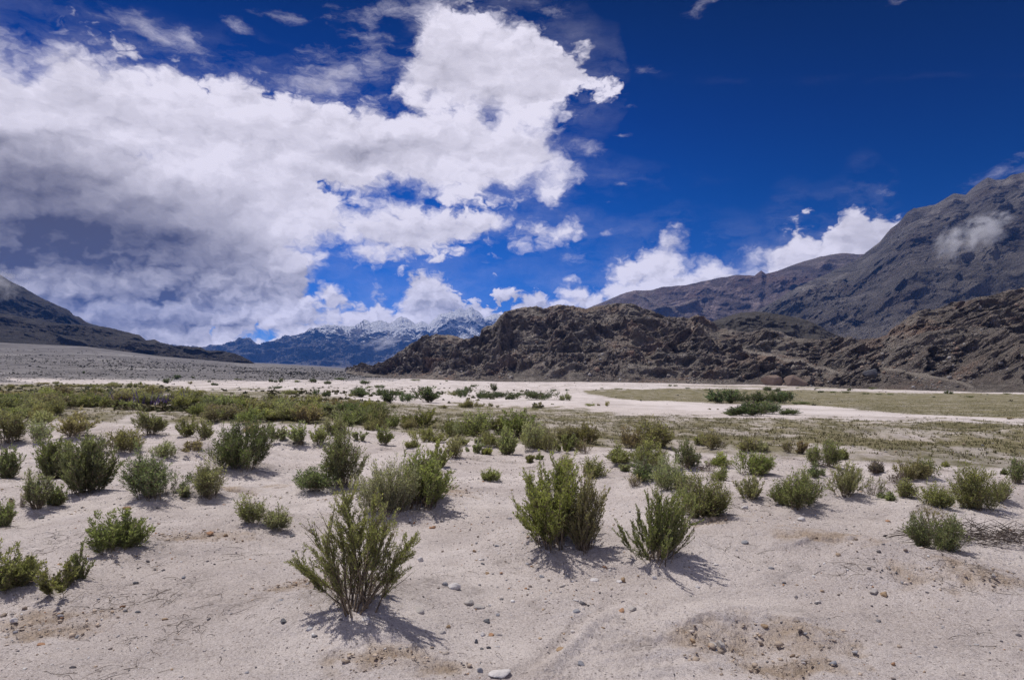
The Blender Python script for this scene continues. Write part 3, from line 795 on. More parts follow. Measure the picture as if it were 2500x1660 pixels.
hillD = R6((1180,640),(1260,580),(1380,510),(1480,470),(1510,430),(1560,395),(1620,350),(1700,300),(1780,290),(1860,285),(1880,270),(1960,250),(2060,215),(2120,200),(2200,190),(2280,175),(2362,168),(2500,140),(2800,60),(3300,-100))
hill2 = massif('hill', hillD, [(1930, 897), (2361, 902), (2900, 908)], [(1930, 470), (2361, 360), (2900, 320)], [(1930, 620), (2361, 640), (2900, 600)],
               m_hill, 8.0, 1000, 340, 5.2, 25.0, 19.0, jag=1.1, extra=trails, crag=1.6)
tag(hill2, 'dark craggy rock hill rising out of the frame at the right', 'hill', kind='structure')
hillC = R6((200,420),(350,384),(380,375),(450,350),(540,325),(640,320),(740,325),(830,340),(930,360),(1000,385),(1060,410),(1100,440),(1150,462),(1190,475),(1300,530),(1400,600))
hill3 = massif('hill', hillC, [(1500, 850), (2100, 850)], [(1500, 900), (2100, 900)], [(1500, 1150), (2100, 1100)], m_dark, 5.0, 500, 140, 5.0, 40.0, 12.0, jag=0.7)
tag(hill3, 'smooth near black rounded hill between the brown hill and the mountain', 'hill', kind='structure')

ridgeE = [(1900, 610)] + R8((1600,1190),(1640,1155),(1700,1110),(1750,1050),(1790,1020),(1830,970),(1860,955),(1920,945),(1960,935),(2010,905),(2040,888),(2100,890),(2130,860),(2170,830),(2200,812),(2240,820),(2280,820),(2320,795),(2361,790)) + [(2450, 370), (2600, 330), (2900, 300)]
ridgeE = [(1500, 800), (1700, 745), (1840, 660)] + ridgeE[1:]
m1 = massif('mountain', ridgeE, [(1500, 858), (2900, 866)], [(1500, 2400), (2361, 1700), (2900, 1500)], [(1500, 3600), (2000, 4200), (2361, 3900), (2900, 3600)],
            m_mount, 11.0, 1100, 500, 62.0, 420.0, 110.0, jag=0.7, slant=0.9, strata=0.20, crag=0.8, back=0.3)
tag(m1, 'huge grey brown mountain with slanting strata climbing out of the frame at right', 'mountain', kind='structure')
ridgeF = [(1200, 760), (1300, 735)] + R8((400,1400),(500,1358),(560,1340),(640,1335),(700,1320),(800,1315),(870,1295),(950,1280),(1050,1270),(1120,1270),(1150,1246),(1172,1262),(1220,1252),(1290,1225),(1350,1205),(1420,1185),(1520,1170),(1600,1175),(1700,1170),(1900,1150))
m2 = massif('mountain', ridgeF, [(1200, 858), (2140, 860)], [(1200, 4400), (2140, 3600)], [(1200, 6400), (2140, 5600)],
            m_purple, 21.0, 700, 260, 60.0, 520.0, 150.0, jag=0.45, slant=0.8, strata=0.10, crag=0.6)
tag(m2, 'purplish brown mountain shoulder under the bank of low cloud', 'mountain', kind='structure')

def snowline(px, py, X, Y, Z, L):
    top = np.interp(px, [400, 740, 800, 880, 960, 1040, 1160, 1300], [735, 748, 755, 762, 764, 772, 772, 770])
    return {'snow': np.clip((top - py) / 26.0 + (L['med'] - 0.42) * 2.2 + L['sml'] * 0.6 + 0.66, -1, 1.6)}
far = [(380,800),(403,796),(468,800),(504,797),(533,791.6),(561,781),(576,781),(590,790),(605,795),(626,786),(666,777),(702,768),(741,751),(767,748),(784,751),(817,750),(830,740),(838,735),(853,743),(874,738),(900,743),(925,729),(936,729),(957,747),(971,739.5),(989.5,747),(1007.5,730),(1022,722),(1045,716),(1061.5,711),(1072,715),(1087,706),(1101,714),(1115.5,730.5),(1137,725),(1151,722),(1170,735),(1250,740),(1400,745),(1600,790)]
m3 = massif('mountain', far, [(380, 852), (1600, 855)], [(380, 10500), (1600, 10500)], [(380, 13500), (700, 14000), (1600, 14000)],
            m_snow, 31.0, 1300, 340, 150.0, 900.0, 420.0, jag=0.35, slant=0.2, crag=0.5, rough_ridge=8.0, extra=snowline)
tag(m3, 'distant blue mountain range with jagged snow covered peaks', 'mountain', kind='structure')

back = [(-700,330),(-300,500),(-100,585),(0,633),(18,644),(47,658),(72,673),(101,689),(137,705),(158,714),(169,727),(187,734),(201,745),(230,753),(300,790),(400,830)]
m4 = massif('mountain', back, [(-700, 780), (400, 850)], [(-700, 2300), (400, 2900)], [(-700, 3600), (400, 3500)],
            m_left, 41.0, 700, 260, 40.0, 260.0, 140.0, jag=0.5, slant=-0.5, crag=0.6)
tag(m4, 'brown mountain flank darkened for cloud shadow, with a scree slope at the far left', 'mountain', kind='structure')
fore = [(-700,560),(-300,660),(0,723),(108,741),(144,747),(180,748.5),(216,753),(252,756),(281,763),(309,769),(320,771),(335,783),(356,781.5),(367,788),(396,795),(432,801),(464,802),(479,809),(518,809),(540,813),(561,822),(579,833),(590,842)]
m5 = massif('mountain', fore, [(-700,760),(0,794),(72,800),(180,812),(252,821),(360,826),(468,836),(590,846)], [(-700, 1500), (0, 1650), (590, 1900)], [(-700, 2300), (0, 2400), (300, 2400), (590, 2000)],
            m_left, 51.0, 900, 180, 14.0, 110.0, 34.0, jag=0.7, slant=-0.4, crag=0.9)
tag(m5, 'long low spur blackened for cloud shadow, running down to the valley floor at left', 'mountain', kind='structure')

# ------------------------------------------------------------------ air
m_haze = bpy.data.materials.new('haze_air'); m_haze.use_nodes = True
t = m_haze.node_tree; t.nodes.clear()
o_ = t.nodes.new('ShaderNodeOutputMaterial'); v_ = t.nodes.new('ShaderNodeVolumePrincipled')
v_.inputs['Color'].default_value = (0.08, 0.30, 0.98, 1)
v_.inputs['Density'].default_value = 2.9e-5
v_.inputs['Anisotropy'].default_value = 0.1
t.links.new(v_.outputs[0], o_.inputs['Volume'])
HB = 16000.0
hv = np.array([(x, y, z) for x in (-HB, HB) for y in (-HB, HB) for z in (-60.0, 1430.0)])
hf = np.array([(0,1,3,2),(4,6,7,5),(0,4,5,1),(2,3,7,6),(0,2,6,4),(1,5,7,3)])
haze = mesh_from('haze', hv, hf, m_haze, smooth=False)
tag(haze, 'thin blue mountain air that fades the far ranges', 'haze', kind='stuff')

# ------------------------------------------------------------------ scraps of low cloud hanging on the slopes
def scrap(px, py, D, w, h, dens, seed, label, tilt=0.0):
    m = bpy.data.materials.new('low_cloud'); m.use_nodes = True
    t = m.node_tree; t.nodes.clear()
    o_ = t.nodes.new('ShaderNodeOutputMaterial'); v_ = t.nodes.new('ShaderNodeVolumePrincipled')
    tc_ = t.nodes.new('ShaderNodeTexCoord'); P = tc_.outputs['Object']
    ln = S(t, vmath(t, 'LENGTH', P))
    q = sep(t, P)
    wv = noise(t, P, 1.1, 3, 0.6, color=True)
    Pw = vmath(t, 'ADD', xyz(t, q[0] * 1.9 + seed, q[1] * 1.6, q[2] * 1.5), vmath(t, 'SCALE', wv, 1.3))
    n_ = noise(t, Pw, 1.6, 7, 0.62)
    d = ((1.0 - ln) * 1.1 + (n_ - 0.60) * 4.2).max(0.0).min(1.0) * (1.0 - ln).step(0.0, 0.35) * dens
    link(t, d, v_.inputs['Density']); v_.inputs['Color'].default_value = (0.97, 0.97, 1.0, 1); v_.inputs['Anisotropy'].default_value = 0.0
    t.links.new(v_.outputs[0], o_.inputs['Volume'])
    bm = bmesh.new(); bmesh.ops.create_icosphere(bm, subdivisions=3, radius=1.0)
    me = bpy.data.meshes.new('cloud'); bm.to_mesh(me); bm.free(); me.materials.append(m)
    o = bpy.data.objects.new('cloud', me); COL.objects.link(o)
    W = w / FW * D / 2; H = h / FW * D / 2
    o.location = ((px - CX) / FW * D, D, EYE + (HZ - py) * D / FW); o.scale = (W, W * 0.5, H); o.rotation_euler = (0, tilt, 0)
    m.cycles.volume_step_rate = 1.0
    tag(o, label, 'cloud', kind='stuff'); return o
import bmesh
scrap(2262, 535, 2450, 200, 105, 0.045, 1.0, 'thin scrap of cloud drifting across the big right hand mountain', -0.35)
scrap(2192, 560, 2500, 95, 125, 0.048, 6.0, 'small pale puff left of the cloud scrap on the right hand mountain', 0.5)
scrap(885, 790, 9700, 130, 42, 0.010, 3.0, 'white cloud streak below the snow peaks', -0.2)
scrap(-10, 650, 2100, 150, 110, 0.030, 9.0, 'grey cloud cap hiding the summit at the left edge', 0.3)

# ------------------------------------------------------------------ shrubs
def leaf_material():
    m, t, b, out = material('leaf')
    oi = t.nodes.new('ShaderNodeObjectInfo')
    ti = attr(t, 'tint')
    rnd = S(t, oi.outputs['Random'])
    col = oi.outputs['Color']
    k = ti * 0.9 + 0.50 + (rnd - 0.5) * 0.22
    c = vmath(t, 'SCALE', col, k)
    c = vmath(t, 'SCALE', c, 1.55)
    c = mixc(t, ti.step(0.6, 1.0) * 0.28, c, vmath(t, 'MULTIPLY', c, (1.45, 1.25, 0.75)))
    st = attr(t, 'wood')
    c = mixc(t, st, c, mixc(t, ti, (0.10, 0.075, 0.055), (0.34, 0.27, 0.19)))
    link(t, c, b.inputs['Base Color'])
    b.inputs['Roughness'].default_value = 0.7
    tr = t.nodes.new('ShaderNodeBsdfTranslucent'); link(t, vmath(t, 'MULTIPLY', c, (1.2, 1.35, 0.7)), tr.inputs['Color'])
    mx = t.nodes.new('ShaderNodeMixShader')
    link(t, (1.0 - st) * 0.45, mx.inputs[0])
    t.links.new(b.outputs[0], mx.inputs[1]); t.links.new(tr.outputs[0], mx.inputs[2])
    t.links.new(mx.outputs[0], out.inputs[0])
    return m
m_leaf = leaf_material()
m_stem = m_leaf

HUE = {'green': (0.198, 0.200, 0.100), 'dark': (0.135, 0.146, 0.082), 'olive': (0.205, 0.188, 0.112), 'grey': (0.225, 0.225, 0.150),
       'brown': (0.205, 0.168, 0.120), 'bright': (0.205, 0.214, 0.092), 'yellow': (0.225, 0.215, 0.105), 'tree': (0.090, 0.108, 0.066), 'purple': (0.13, 0.10, 0.115)}
#          stems  leaf0  twigs  twiglen spread  rad   density
STYLE = {'dome': (58, 0.10, 10, 0.26, 1.0, 0.0034, 0.74),
         'up':   (85, 0.10, 10, 0.17, 0.8, 0.0030, 0.9),
         'fan':  (60, 0.26, 9, 0.18, 0.9, 0.0034, 0.8),
         'low':  (46, 0.10, 9, 0.28, 1.0, 0.0030, 0.8),
         'open': (22, 0.46, 20, 0.19, 0.9, 0.0070, 0.85),
         'spiky':(18, 0.12, 8, 0.15, 0.8, 0.0028, 0.9),
         'bare': (60, 0.75, 8, 0.24, 0.9, 0.0030, 0.10)}

def tubes(P_, rad):
    """P_ (n,k,3) centre lines, rad (n,k) -> three sided tubes"""
    n, k, _ = P_.shape
    d = P_[:, -1] - P_[:, 0]; d /= np.linalg.norm(d, axis=1)[:, None] + 1e-9
    a = np.cross(d, np.array([0.31, 0.95, 0.1])); a /= np.linalg.norm(a, axis=1)[:, None] + 1e-9
    b = np.cross(d, a)
    V = []
    for j in range(3):
        w = 2 * math.pi * j / 3
        V.append(P_ + (a * math.cos(w) + b * math.sin(w))[:, None, :] * rad[..., None])
    V = np.stack(V, 2).reshape(-1, 3)                      # n,k,3
    i = (np.arange(n)[:, None] * k + np.arange(k - 1)[None, :]).ravel() * 3
    F = np.concatenate([np.stack([i + j, i + (j + 1) % 3, i + 3 + (j + 1) % 3, i + 3 + j], 1) for j in range(3)])
    return V, F

def grow(seed, H, W, style, nleaf, L, lobes=None, lop=0.0):
    r = np.random.RandomState(seed)
    ns, l0, tw, tl, spr, rad, dens = STYLE[style]
    if nleaf < 4000: ns = max(10, int(ns * 0.7))
    if nleaf < 1200: ns = 9; tw = 4
    nl = lobes or r.randint(3, 7)
    lo = r.uniform(0, 2 * math.pi, nl) + np.arange(nl) * 2.4; lr = r.uniform(0.1, 0.36, nl) * W * min(1.0, spr + 0.25)
    if style == 'up': lr *= 0.75
    lh = r.uniform(0.48, 1.0, nl); lh[r.randint(nl)] = 1.0
    li = r.randint(0, nl, ns)
    phi = r.uniform(0, 2 * math.pi, ns); e = np.sqrt(r.uniform(0, 1, ns))
    loc = e * (W * 0.5 - lr[li]) * 0.95
    ex = lr[li] * np.cos(lo[li]) + loc * np.cos(phi) + lop * H * 0.4; ey = lr[li] * np.sin(lo[li]) + loc * np.sin(phi)
    R = np.hypot(ex, ey); er = np.clip(R / (W * 0.5), 0, 1)
    prof = {'dome': np.sqrt(np.clip(1 - 0.88 * er ** 2, 0.1, 1)), 'up': 1 - 0.42 * er ** 2, 'fan': 1 - 0.32 * er ** 2, 'low': 1 - 0.45 * er,
            'open': 1 - 0.40 * er ** 1.5, 'spiky': 1 - 0.5 * er, 'bare': 1 - 0.4 * er ** 2}[style]
    Hs = H * prof * lh[li] * r.uniform(0.55, 1.05, ns)
    nb = max(3, nl)
    bang = r.uniform(0, 6.28, nb); bi = r.randint(0, nb, ns)
    bs = {'open': 0.12, 'fan': 0.26, 'up': 0.45, 'spiky': 0.2, 'bare': 0.3}.get(style, 0.42)
    bx = np.cos(bang[bi]) * W * 0.06 + r.normal(0, 0.03 * W, ns) + ex * bs; by = np.sin(bang[bi]) * W * 0.06 + r.normal(0, 0.03 * W, ns) + ey * bs
    K = 9
    t_ = np.linspace(0, 1, K)[None, :]
    a = r.uniform(0.75, 1.25, ns)[:, None]; bq = r.uniform(0.85, 1.2, ns)[:, None]
    wob = np.cumsum(r.normal(0, 0.035, (ns, K, 2)), axis=1) * H * 0.45 * t_[..., None] ** 0.5
    PX_ = bx[:, None] + (ex - bx)[:, None] * t_ ** a + wob[..., 0]
    PY_ = by[:, None] + (ey - by)[:, None] * t_ ** a + wob[..., 1]
    PZ_ = -0.03 + (Hs[:, None] + 0.03) * t_ ** bq
    ST = np.stack([PX_, PY_, PZ_], -1)
    rs = rad * (H / 0.8) ** 0.6 * r.uniform(0.7, 1.5, ns)[:, None] * (1.0 - 0.78 * t_)
    # side twigs
    nt_ = ns * tw
    si = np.repeat(np.arange(ns), tw)
    tt = r.uniform(0.12 if style in ('up', 'spiky') else 0.2, 0.97, nt_)
    f = tt * (K - 1); i0 = np.minimum(f.astype(int), K - 2); fr = (f - i0)[:, None]
    p0 = ST[si, i0] * (1 - fr) + ST[si, i0 + 1] * fr
    tg = ST[si, i0 + 1] - ST[si, i0]; tg /= np.linalg.norm(tg, axis=1)[:, None] + 1e-9
    rv = r.normal(size=(nt_, 3)); rv[:, 2] = np.abs(rv[:, 2]) * 0.4
    out = p0 * [1, 1, 0]; out /= np.linalg.norm(out, axis=1)[:, None] + 1e-6
    soft_ = style in ('dome', 'open', 'low')
    dr_ = tg * (1.2 if style in ('up', 'spiky') else (0.75 if soft_ else 0.95)) + rv * (0.55 if soft_ else 0.40) + out * (0.34 if soft_ else 0.26); dr_ /= np.linalg.norm(dr_, axis=1)[:, None]
    ln = tl * H * r.uniform(0.5, 1.25, nt_) * (1.15 - 0.5 * tt)
    k2 = 5
    s_ = np.linspace(0, 1, k2)[None, :, None]
    TW = p0[:, None, :] + dr_[:, None, :] * ln[:, None, None] * s_ + np.array([0, 0, 1.0]) * ln[:, None, None] * 0.22 * s_ ** 2 + np.cumsum(r.normal(0, 0.03, (nt_, k2, 3)), 1) * ln[:, None, None] * s_
    TW[..., 2] = np.maximum(TW[..., 2], 0.01)
    rt = rad * 0.42 * (H / 0.8) ** 0.6 * (1 - 0.6 * s_[..., 0]) * np.ones((nt_, 1))
    v1, f1_ = tubes(ST, rs); v2, f2_ = tubes(TW, rt)
    SV = np.concatenate([v1, v2]); SF = np.concatenate([f1_, f2_ + len(v1)])
    # leaves, on twigs and on the upper stems
    n = int(nleaf * dens)
    bald = r.uniform(0, 1, ns) < (0.26 if style != 'open' else 0.25)
    ok = np.where(tt > l0 * r.uniform(0.6, 1.3, nt_), 1.0, 0.10) * np.where(bald[si], 0.15, 1.0) * ln
    ti = r.choice(nt_, n, p=ok / ok.sum())
    q = r.uniform(0.02, 1.0, n) * (k2 - 1); j0 = np.minimum(q.astype(int), k2 - 2); q = (q - j0)[:, None]
    lp = TW[ti, j0] * (1 - q) + TW[ti, j0 + 1] * q
    ld = TW[ti, j0 + 1] - TW[ti, j0]; ld /= np.linalg.norm(ld, axis=1)[:, None] + 1e-9
    ns2 = int(n * 0.28)
    sj = r.randint(0, ns, ns2); q2 = r.uniform(l0 + 0.1, 1.0, ns2) * (K - 1); k0 = np.minimum(q2.astype(int), K - 2); q2 = (q2 - k0)[:, None]
    lp = np.concatenate([lp, ST[sj, k0] * (1 - q2) + ST[sj, k0 + 1] * q2])
    d2 = ST[sj, k0 + 1] - ST[sj, k0]; d2 /= np.linalg.norm(d2, axis=1)[:, None] + 1e-9
    ld = np.concatenate([ld, d2]); n = len(lp)
    rv = r.normal(size=(n, 3)); rv /= np.linalg.norm(rv, axis=1)[:, None]
    dd = ld * (0.85 if soft_ else 1.05) + rv * (0.85 if soft_ else 0.70) + [0, 0, 0.28]; dd /= np.linalg.norm(dd, axis=1)[:, None]
    sd_ = np.cross(dd, r.normal(size=(n, 3))); sd_ /= np.linalg.norm(sd_, axis=1)[:, None] + 1e-9
    ll = L * r.uniform(0.6, 1.35, n)[:, None]; ww = ll * r.uniform(0.10, 0.19, n)[:, None]
    lp = lp + rv * L * (0.35 if soft_ else 0.15)
    LV = np.stack([lp, lp + dd * ll * 0.45 + sd_ * ww, lp + dd * ll, lp + dd * ll * 0.45 - sd_ * ww], 1).reshape(-1, 3)
    LV[:, 2] = np.maximum(LV[:, 2], 0.004)
    LF = np.arange(n * 4).reshape(n, 4)
    # bring the plant to the size it was asked to have
    ref = LV[:, :]; q1 = np.percentile(ref[:, 0], [1.5, 98.5]); kx = W / max(q1[1] - q1[0], 1e-3); kz = H / max(np.percentile(ref[:, 2], 99.3), 1e-3)
    if style == 'bare': q1 = np.percentile(SV[:, 0], [1.5, 98.5]); kx = W / (q1[1] - q1[0]); kz = H / np.percentile(SV[:, 2], 99.3)
    for A in (LV, SV):
        A[:, 0] -= q1.mean() * 1.0; A[:, 0] *= kx; A[:, 1] *= kx; A[:, 2] *= kz
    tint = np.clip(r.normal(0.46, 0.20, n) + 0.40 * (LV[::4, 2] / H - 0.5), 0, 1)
    wood = (r.uniform(0, 1, n) < r.uniform(0.05, 0.16)) * 1.0
    stint = np.clip(np.repeat(r.uniform(0, 1, ns + nt_), np.concatenate([np.full(ns, (K - 1)), np.full(nt_, (k2 - 1))])), 0, 1)
    return (LV, LF, tint, wood), (SV, SF)

def shrub_mesh(seed, H, W, style, nleaf, L, **k):
    (LV, LF, tint, wood), (SV, SF) = grow(seed, H, W, style, nleaf, L, **k)
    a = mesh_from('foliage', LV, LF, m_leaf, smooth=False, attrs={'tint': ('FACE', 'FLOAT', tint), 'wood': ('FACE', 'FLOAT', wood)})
    r = np.random.RandomState(seed + 1)
    s = mesh_from('stems', SV, SF, m_leaf, smooth=True, attrs={'tint': ('FACE', 'FLOAT', np.clip(r.normal(0.4, 0.3, len(SF)), 0, 1)), 'wood': ('FACE', 'FLOAT', np.ones(len(SF)))})
    return a, s

def shrub_one(seed, H, W, style, nleaf, L):
    """far away: foliage and stems as one small mesh"""
    (LV, LF, tint, wood), (SV, SF) = grow(seed, H, W, style, nleaf, L)
    V = np.concatenate([LV, SV]); F = np.concatenate([LF, SF + len(LV)])
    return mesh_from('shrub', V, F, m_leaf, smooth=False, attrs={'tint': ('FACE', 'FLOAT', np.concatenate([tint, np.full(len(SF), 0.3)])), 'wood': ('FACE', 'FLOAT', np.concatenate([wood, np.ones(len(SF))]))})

def colour(o, hue, r):
    c = HUE[hue]; k = r.uniform(0.85, 1.15)
    o.color = (c[0] * k * r.uniform(0.93, 1.07), c[1] * k, c[2] * k * r.uniform(0.9, 1.1), 1)

PLACED = []
def place_shrub(reg, x, y, w, h, style, hue, label, seed, group=None, dense=1.0, lobes=None):
    px, py = fr_(reg, x, y); k = VR[reg][0]; w *= k; h *= k
    gx, gy, gz = to_ground(px, py)
    W = w / FW * gy; H = h / FW * gy
    r = np.random.RandomState(seed)
    pix = gy / 696.0
    L = max(0.014, pix * 1.9) if style != 'up' else max(0.017, pix * 2.4)
    area = w * h * 0.188                      # render pixels
    nleaf = int(min(34000, max(1400, area * 4.4)) * dense)
    e = bpy.data.objects.new('shrub', None); COL.objects.link(e)
    e.location = (gx, gy + W * 0.12, float(height(np.array([gx]), np.array([gy + W * 0.12]))[0]) - 0.005); e.empty_display_size = 0.2
    a, s = shrub_mesh(seed, H * 0.99, W * 0.90, style, nleaf, L, lobes=lobes)
    a.parent = e; s.parent = e
    colour(a, hue, r); s.color = a.color
    tag(e, label, 'shrub', group)
    PLACED.append((gx, gy, W, H))
    return e

for i, (reg, x, y, w, h, st, hue, lab, dn) in enumerate(hero):
    place_shrub(reg, x, y, w, h, st, hue, lab, 100 + i, near_group, dn, lobes=(7 if i == 0 else None))

# kinds that are repeated: a few of each built once, then copied
VAR = []
for i in range(14):
    st = ['fan', 'dome', 'up', 'fan', 'dome', 'low', 'fan', 'up', 'dome', 'low', 'fan', 'dome', 'spiky', 'up'][i]
    a, s = shrub_mesh(700 + i, 1.0, 1.25 if st != 'low' else 1.8, st, 3600, 0.085)
    e = bpy.data.objects.new('shrub', None); COL.objects.link(e); a.parent = e; s.parent = e
    VAR.append((st, e, a, s))
VFAR = [shrub_one(800 + i, 1.0, [1.5, 1.9, 1.3, 2.4, 1.7, 2.1][i], ['dome', 'dome', 'fan', 'low', 'dome', 'low'][i], [2600, 3000, 1600, 2400, 2800, 2000][i], 0.12) for i in range(6)]
used_var = set(); rr = np.random.RandomState(77)

def put_copy(px, py, w, h, hue, label, group, far_=False, vi=None):
    gx, gy, gz = to_ground(px, py)
    H = h / FW * gy; W = w / FW * gy
    if far_:
        k = rr.randint(len(VFAR)) if vi is None else vi
        src = VFAR[k]; key = ('f', k)
        o = src if key not in used_var else src.copy()
        if key in used_var: COL.objects.link(o)
        used_var.add(key)
        o.location = (gx, gy, gz - 0.02)
        w0 = [1.5, 1.9, 1.3, 2.4, 1.7, 2.1][k]
        o.scale = (W / w0, W / w0, H); o.rotation_euler = (0, 0, rr.uniform(0, 6.28))
        colour(o, hue, rr)
    else:
        k = rr.randint(len(VAR)) if vi is None else vi
        st, e, a, s = VAR[k]
        if k not in used_var: o, a2, s2 = e, a, s
        else:
            o = e.copy(); a2 = a.copy(); s2 = s.copy()
            for q in (o, a2, s2): COL.objects.link(q)
            a2.parent = o; s2.parent = o
        used_var.add(k)
        o.location = (gx, gy, gz - 0.02)
        w0 = 1.25 if st != 'low' else 1.8
        o.scale = (W / w0, W / w0, H); o.rotation_euler = (0, 0, rr.uniform(0, 6.28))
        colour(a2, hue, rr); s2.color = a2.color
    tag(o, label, 'shrub', group)
    return o

NAMEHUE = {'green': 'green', 'olive': 'olive', 'grey': 'grey green', 'brown': 'brownish', 'dark': 'dark green', 'tree': 'dark green', 'yellow': 'yellowish'}
# the row of shrubs across the middle
mid_row = [(110,95,120,90),(270,125,130,100),(375,110,90,90),(40,150,80,110),(470,115,70,70),(530,100,140,110),(560,190,130,100),(650,190,90,60),(705,150,110,110),(780,150,90,90),
           (755,205,90,60),(880,150,150,145),(935,215,110,100),(1020,140,140,110),(1100,150,180,150),(1180,225,110,160),(1260,238,130,130),(1370,242,110,100),(1390,175,150,80),(1500,185,110,110),(1440,230,80,60)]
for i, (x, y, w, h) in enumerate(mid_row):
    px, py = fr_(2, x, y)
    hue = ['green', 'olive', 'green', 'grey', 'olive', 'green'][i % 6] if x < 1380 or x > 1400 else 'brown'
    put_copy(px, py, w / 2.5153, h / 2.5153, hue, f'{NAMEHUE[hue]} feathery shrub in the long middle row before the grass', 'shrubs in the middle row')

# the thicket across the left
rt = np.random.RandomState(5)
pts = []
while len(pts) < 100:
    px = rt.uniform(-15, 880) if rt.rand() > 0.15 else rt.uniform(-15, 140)
    lo = np.interp(px, [0, 120, 135, 200, 230, 300, 330, 480, 500, 560, 700, 860, 900], [985, 975, 950, 946, 948, 962, 958, 962, 972, 982, 980, 984, 975])
    up = np.interp(px, [0, 120, 420, 500, 700, 760, 880], [914, 912, 915, 922, 926, 934, 948])
    py = up + (lo - up) * rt.rand() ** 1.15
    if all((px - a) ** 2 / 144 + (py - b_) ** 2 / 9 > 1.0 for a, b_ in pts): pts.append((px, py))
for px, py in sorted(pts, key=lambda q: q[1]):
    k = (py - 855) / 100.0
    hue = rt.choice(['olive', 'green', 'olive', 'green', 'brown', 'dark', 'grey'])
    vi = int(rt.choice([0, 1, 3, 4, 6, 8, 10, 11, 9]))
    shape = {0: 'fan', 3: 'fan', 6: 'fan', 10: 'fan', 1: 'round', 4: 'round', 8: 'round', 11: 'round', 9: 'low'}[vi]
    deep_ = 'back edge' if py < 928 else ('middle' if py < 950 else 'front edge')
    side_ = 'left part' if px < 200 else ('flower part' if px < 440 else ('centre' if px < 660 else 'right tail'))
    put_copy(px, py, rt.uniform(36, 62) * (0.35 + k * 0.62), rt.uniform(20, 42) * (0.28 + k * 0.66), hue, f'{NAMEHUE[hue]} {shape} shrub, {deep_} of thicket, {side_}', 'shrubs of the dense thicket', vi=vi)

# single dark shrubs and small trees out on the white flat
F5 = [(210,862,120,58,'tree'),(330,855,100,48,'tree'),(400,905,85,90,'tree'),(460,855,80,35,'tree'),(510,895,90,62,'tree'),(625,897,160,100,'tree'),(800,852,80,28,'olive'),(855,868,75,62,'tree'),(900,850,70,52,'tree'),(945,800,40,16,'tree'),(1055,830,40,52,'tree'),(1000,876,125,52,'tree'),(1060,870,60,40,'tree'),(1125,868,85,42,'tree'),(1210,880,85,45,'tree'),(1355,882,200,62,'tree'),(1520,886,72,50,'grey'),
      (1458,825,30,12,'tree'),(1535,825,25,14,'tree'),(1440,912,20,8,'dark'),(225,782,40,28,'tree'),(262,780,25,20,'tree'),(325,806,72,20,'tree'),(260,803,30,10,'dark'),(930,935,130,58,'olive'),(1035,925,50,25,'olive'),(1090,930,35,16,'olive'),(1325,945,40,12,'olive'),(1680,922,60,18,'yellow'),(1795,925,22,35,'yellow'),(1735,920,20,16,'brown'),(1755,812,22,8,'dark'),(1855,815,60,8,'dark'),(280,975,115,48,'olive'),(5,780,30,20,'tree'),(90,755,60,16,'tree'),(560,760,60,10,'dark'),(760,765,25,8,'dark'),
      (735,935,50,22,'olive'),(850,930,40,25,'olive'),(430,935,60,25,'olive'),(360,912,60,22,'olive'),(180,900,60,20,'yellow')]
F4 = [(540,715,15,18,'tree'),(1135,748,42,28,'tree'),(1075,778,45,35,'tree'),(1375,790,42,20,'tree'),(1240,745,20,15,'tree'),(1220,782,30,20,'olive'),(1340,770,20,15,'tree'),(1735,768,28,22,'tree'),(1808,770,45,28,'tree'),(1765,770,30,15,'tree'),(2000,772,42,28,'tree'),(2095,782,45,20,'tree'),(2185,755,40,12,'dark'),(1765,810,60,18,'tree'),(1850,848,80,32,'olive'),(1900,770,40,15,'dark'),(2035,860,42,46,'tree'),(2085,862,62,38,'tree'),(2300,864,110,60,'tree'),
      (850,802,62,34,'olive'),(893,787,32,22,'green'),(925,803,35,18,'grey'),(1045,822,28,12,'olive'),(1000,822,30,10,'olive'),(1130,845,85,24,'olive'),(1260,852,115,36,'olive'),(700,802,100,28,'olive'),(730,790,50,24,'green'),(620,800,90,22,'olive'),(520,800,90,20,'olive'),(430,800,80,24,'olive'),(370,782,60,20,'olive'),(280,782,80,14,'brown'),(180,800,70,18,'olive'),(60,806,60,26,'olive'),(1365,820,22,8,'dark'),(1530,755,42,10,'dark'),(1640,915,60,22,'olive'),(2240,860,60,22,'olive')]
F6 = [(450,905,150,92,'tree'),(530,905,160,84,'tree'),(620,905,150,78,'tree'),(775,905,140,84,'tree'),(840,905,140,78,'tree'),(712,825,46,30,'tree'),(790,830,62,25,'tree'),(600,985,190,78,'tree'),(680,985,190,98,'tree'),(735,970,140,78,'tree'),(520,985,110,45,'tree'),(870,978,110,42,'tree'),(950,910,110,20,'dark'),
      (1170,800,46,28,'tree'),(1475,805,72,30,'tree'),(1395,815,36,14,'dark'),(1250,825,40,18,'tree'),(1215,838,46,12,'dark'),(1065,836,40,14,'tree'),(1145,836,36,10,'dark'),(1345,846,42,10,'dark'),(1440,848,36,8,'dark'),(1500,850,40,8,'dark'),(1785,866,26,10,'dark'),(1880,844,52,22,'tree'),(2005,866,46,12,'dark'),(2030,822,60,12,'dark'),(2260,845,40,8,'dark'),(1248,1050,15,18,'brown'),(2035,1062,40,16,'olive'),(910,808,22,8,'dark'),(1040,812,22,8,'dark'),(335,822,36,8,'dark'),(210,810,26,8,'dark'),(95,795,32,12,'dark'),(130,795,26,10,'dark'),(1155,992,30,8,'brown'),(2280,1005,30,14,'brown'),(400,945,20,8,'brown'),(345,945,22,12,'brown')]
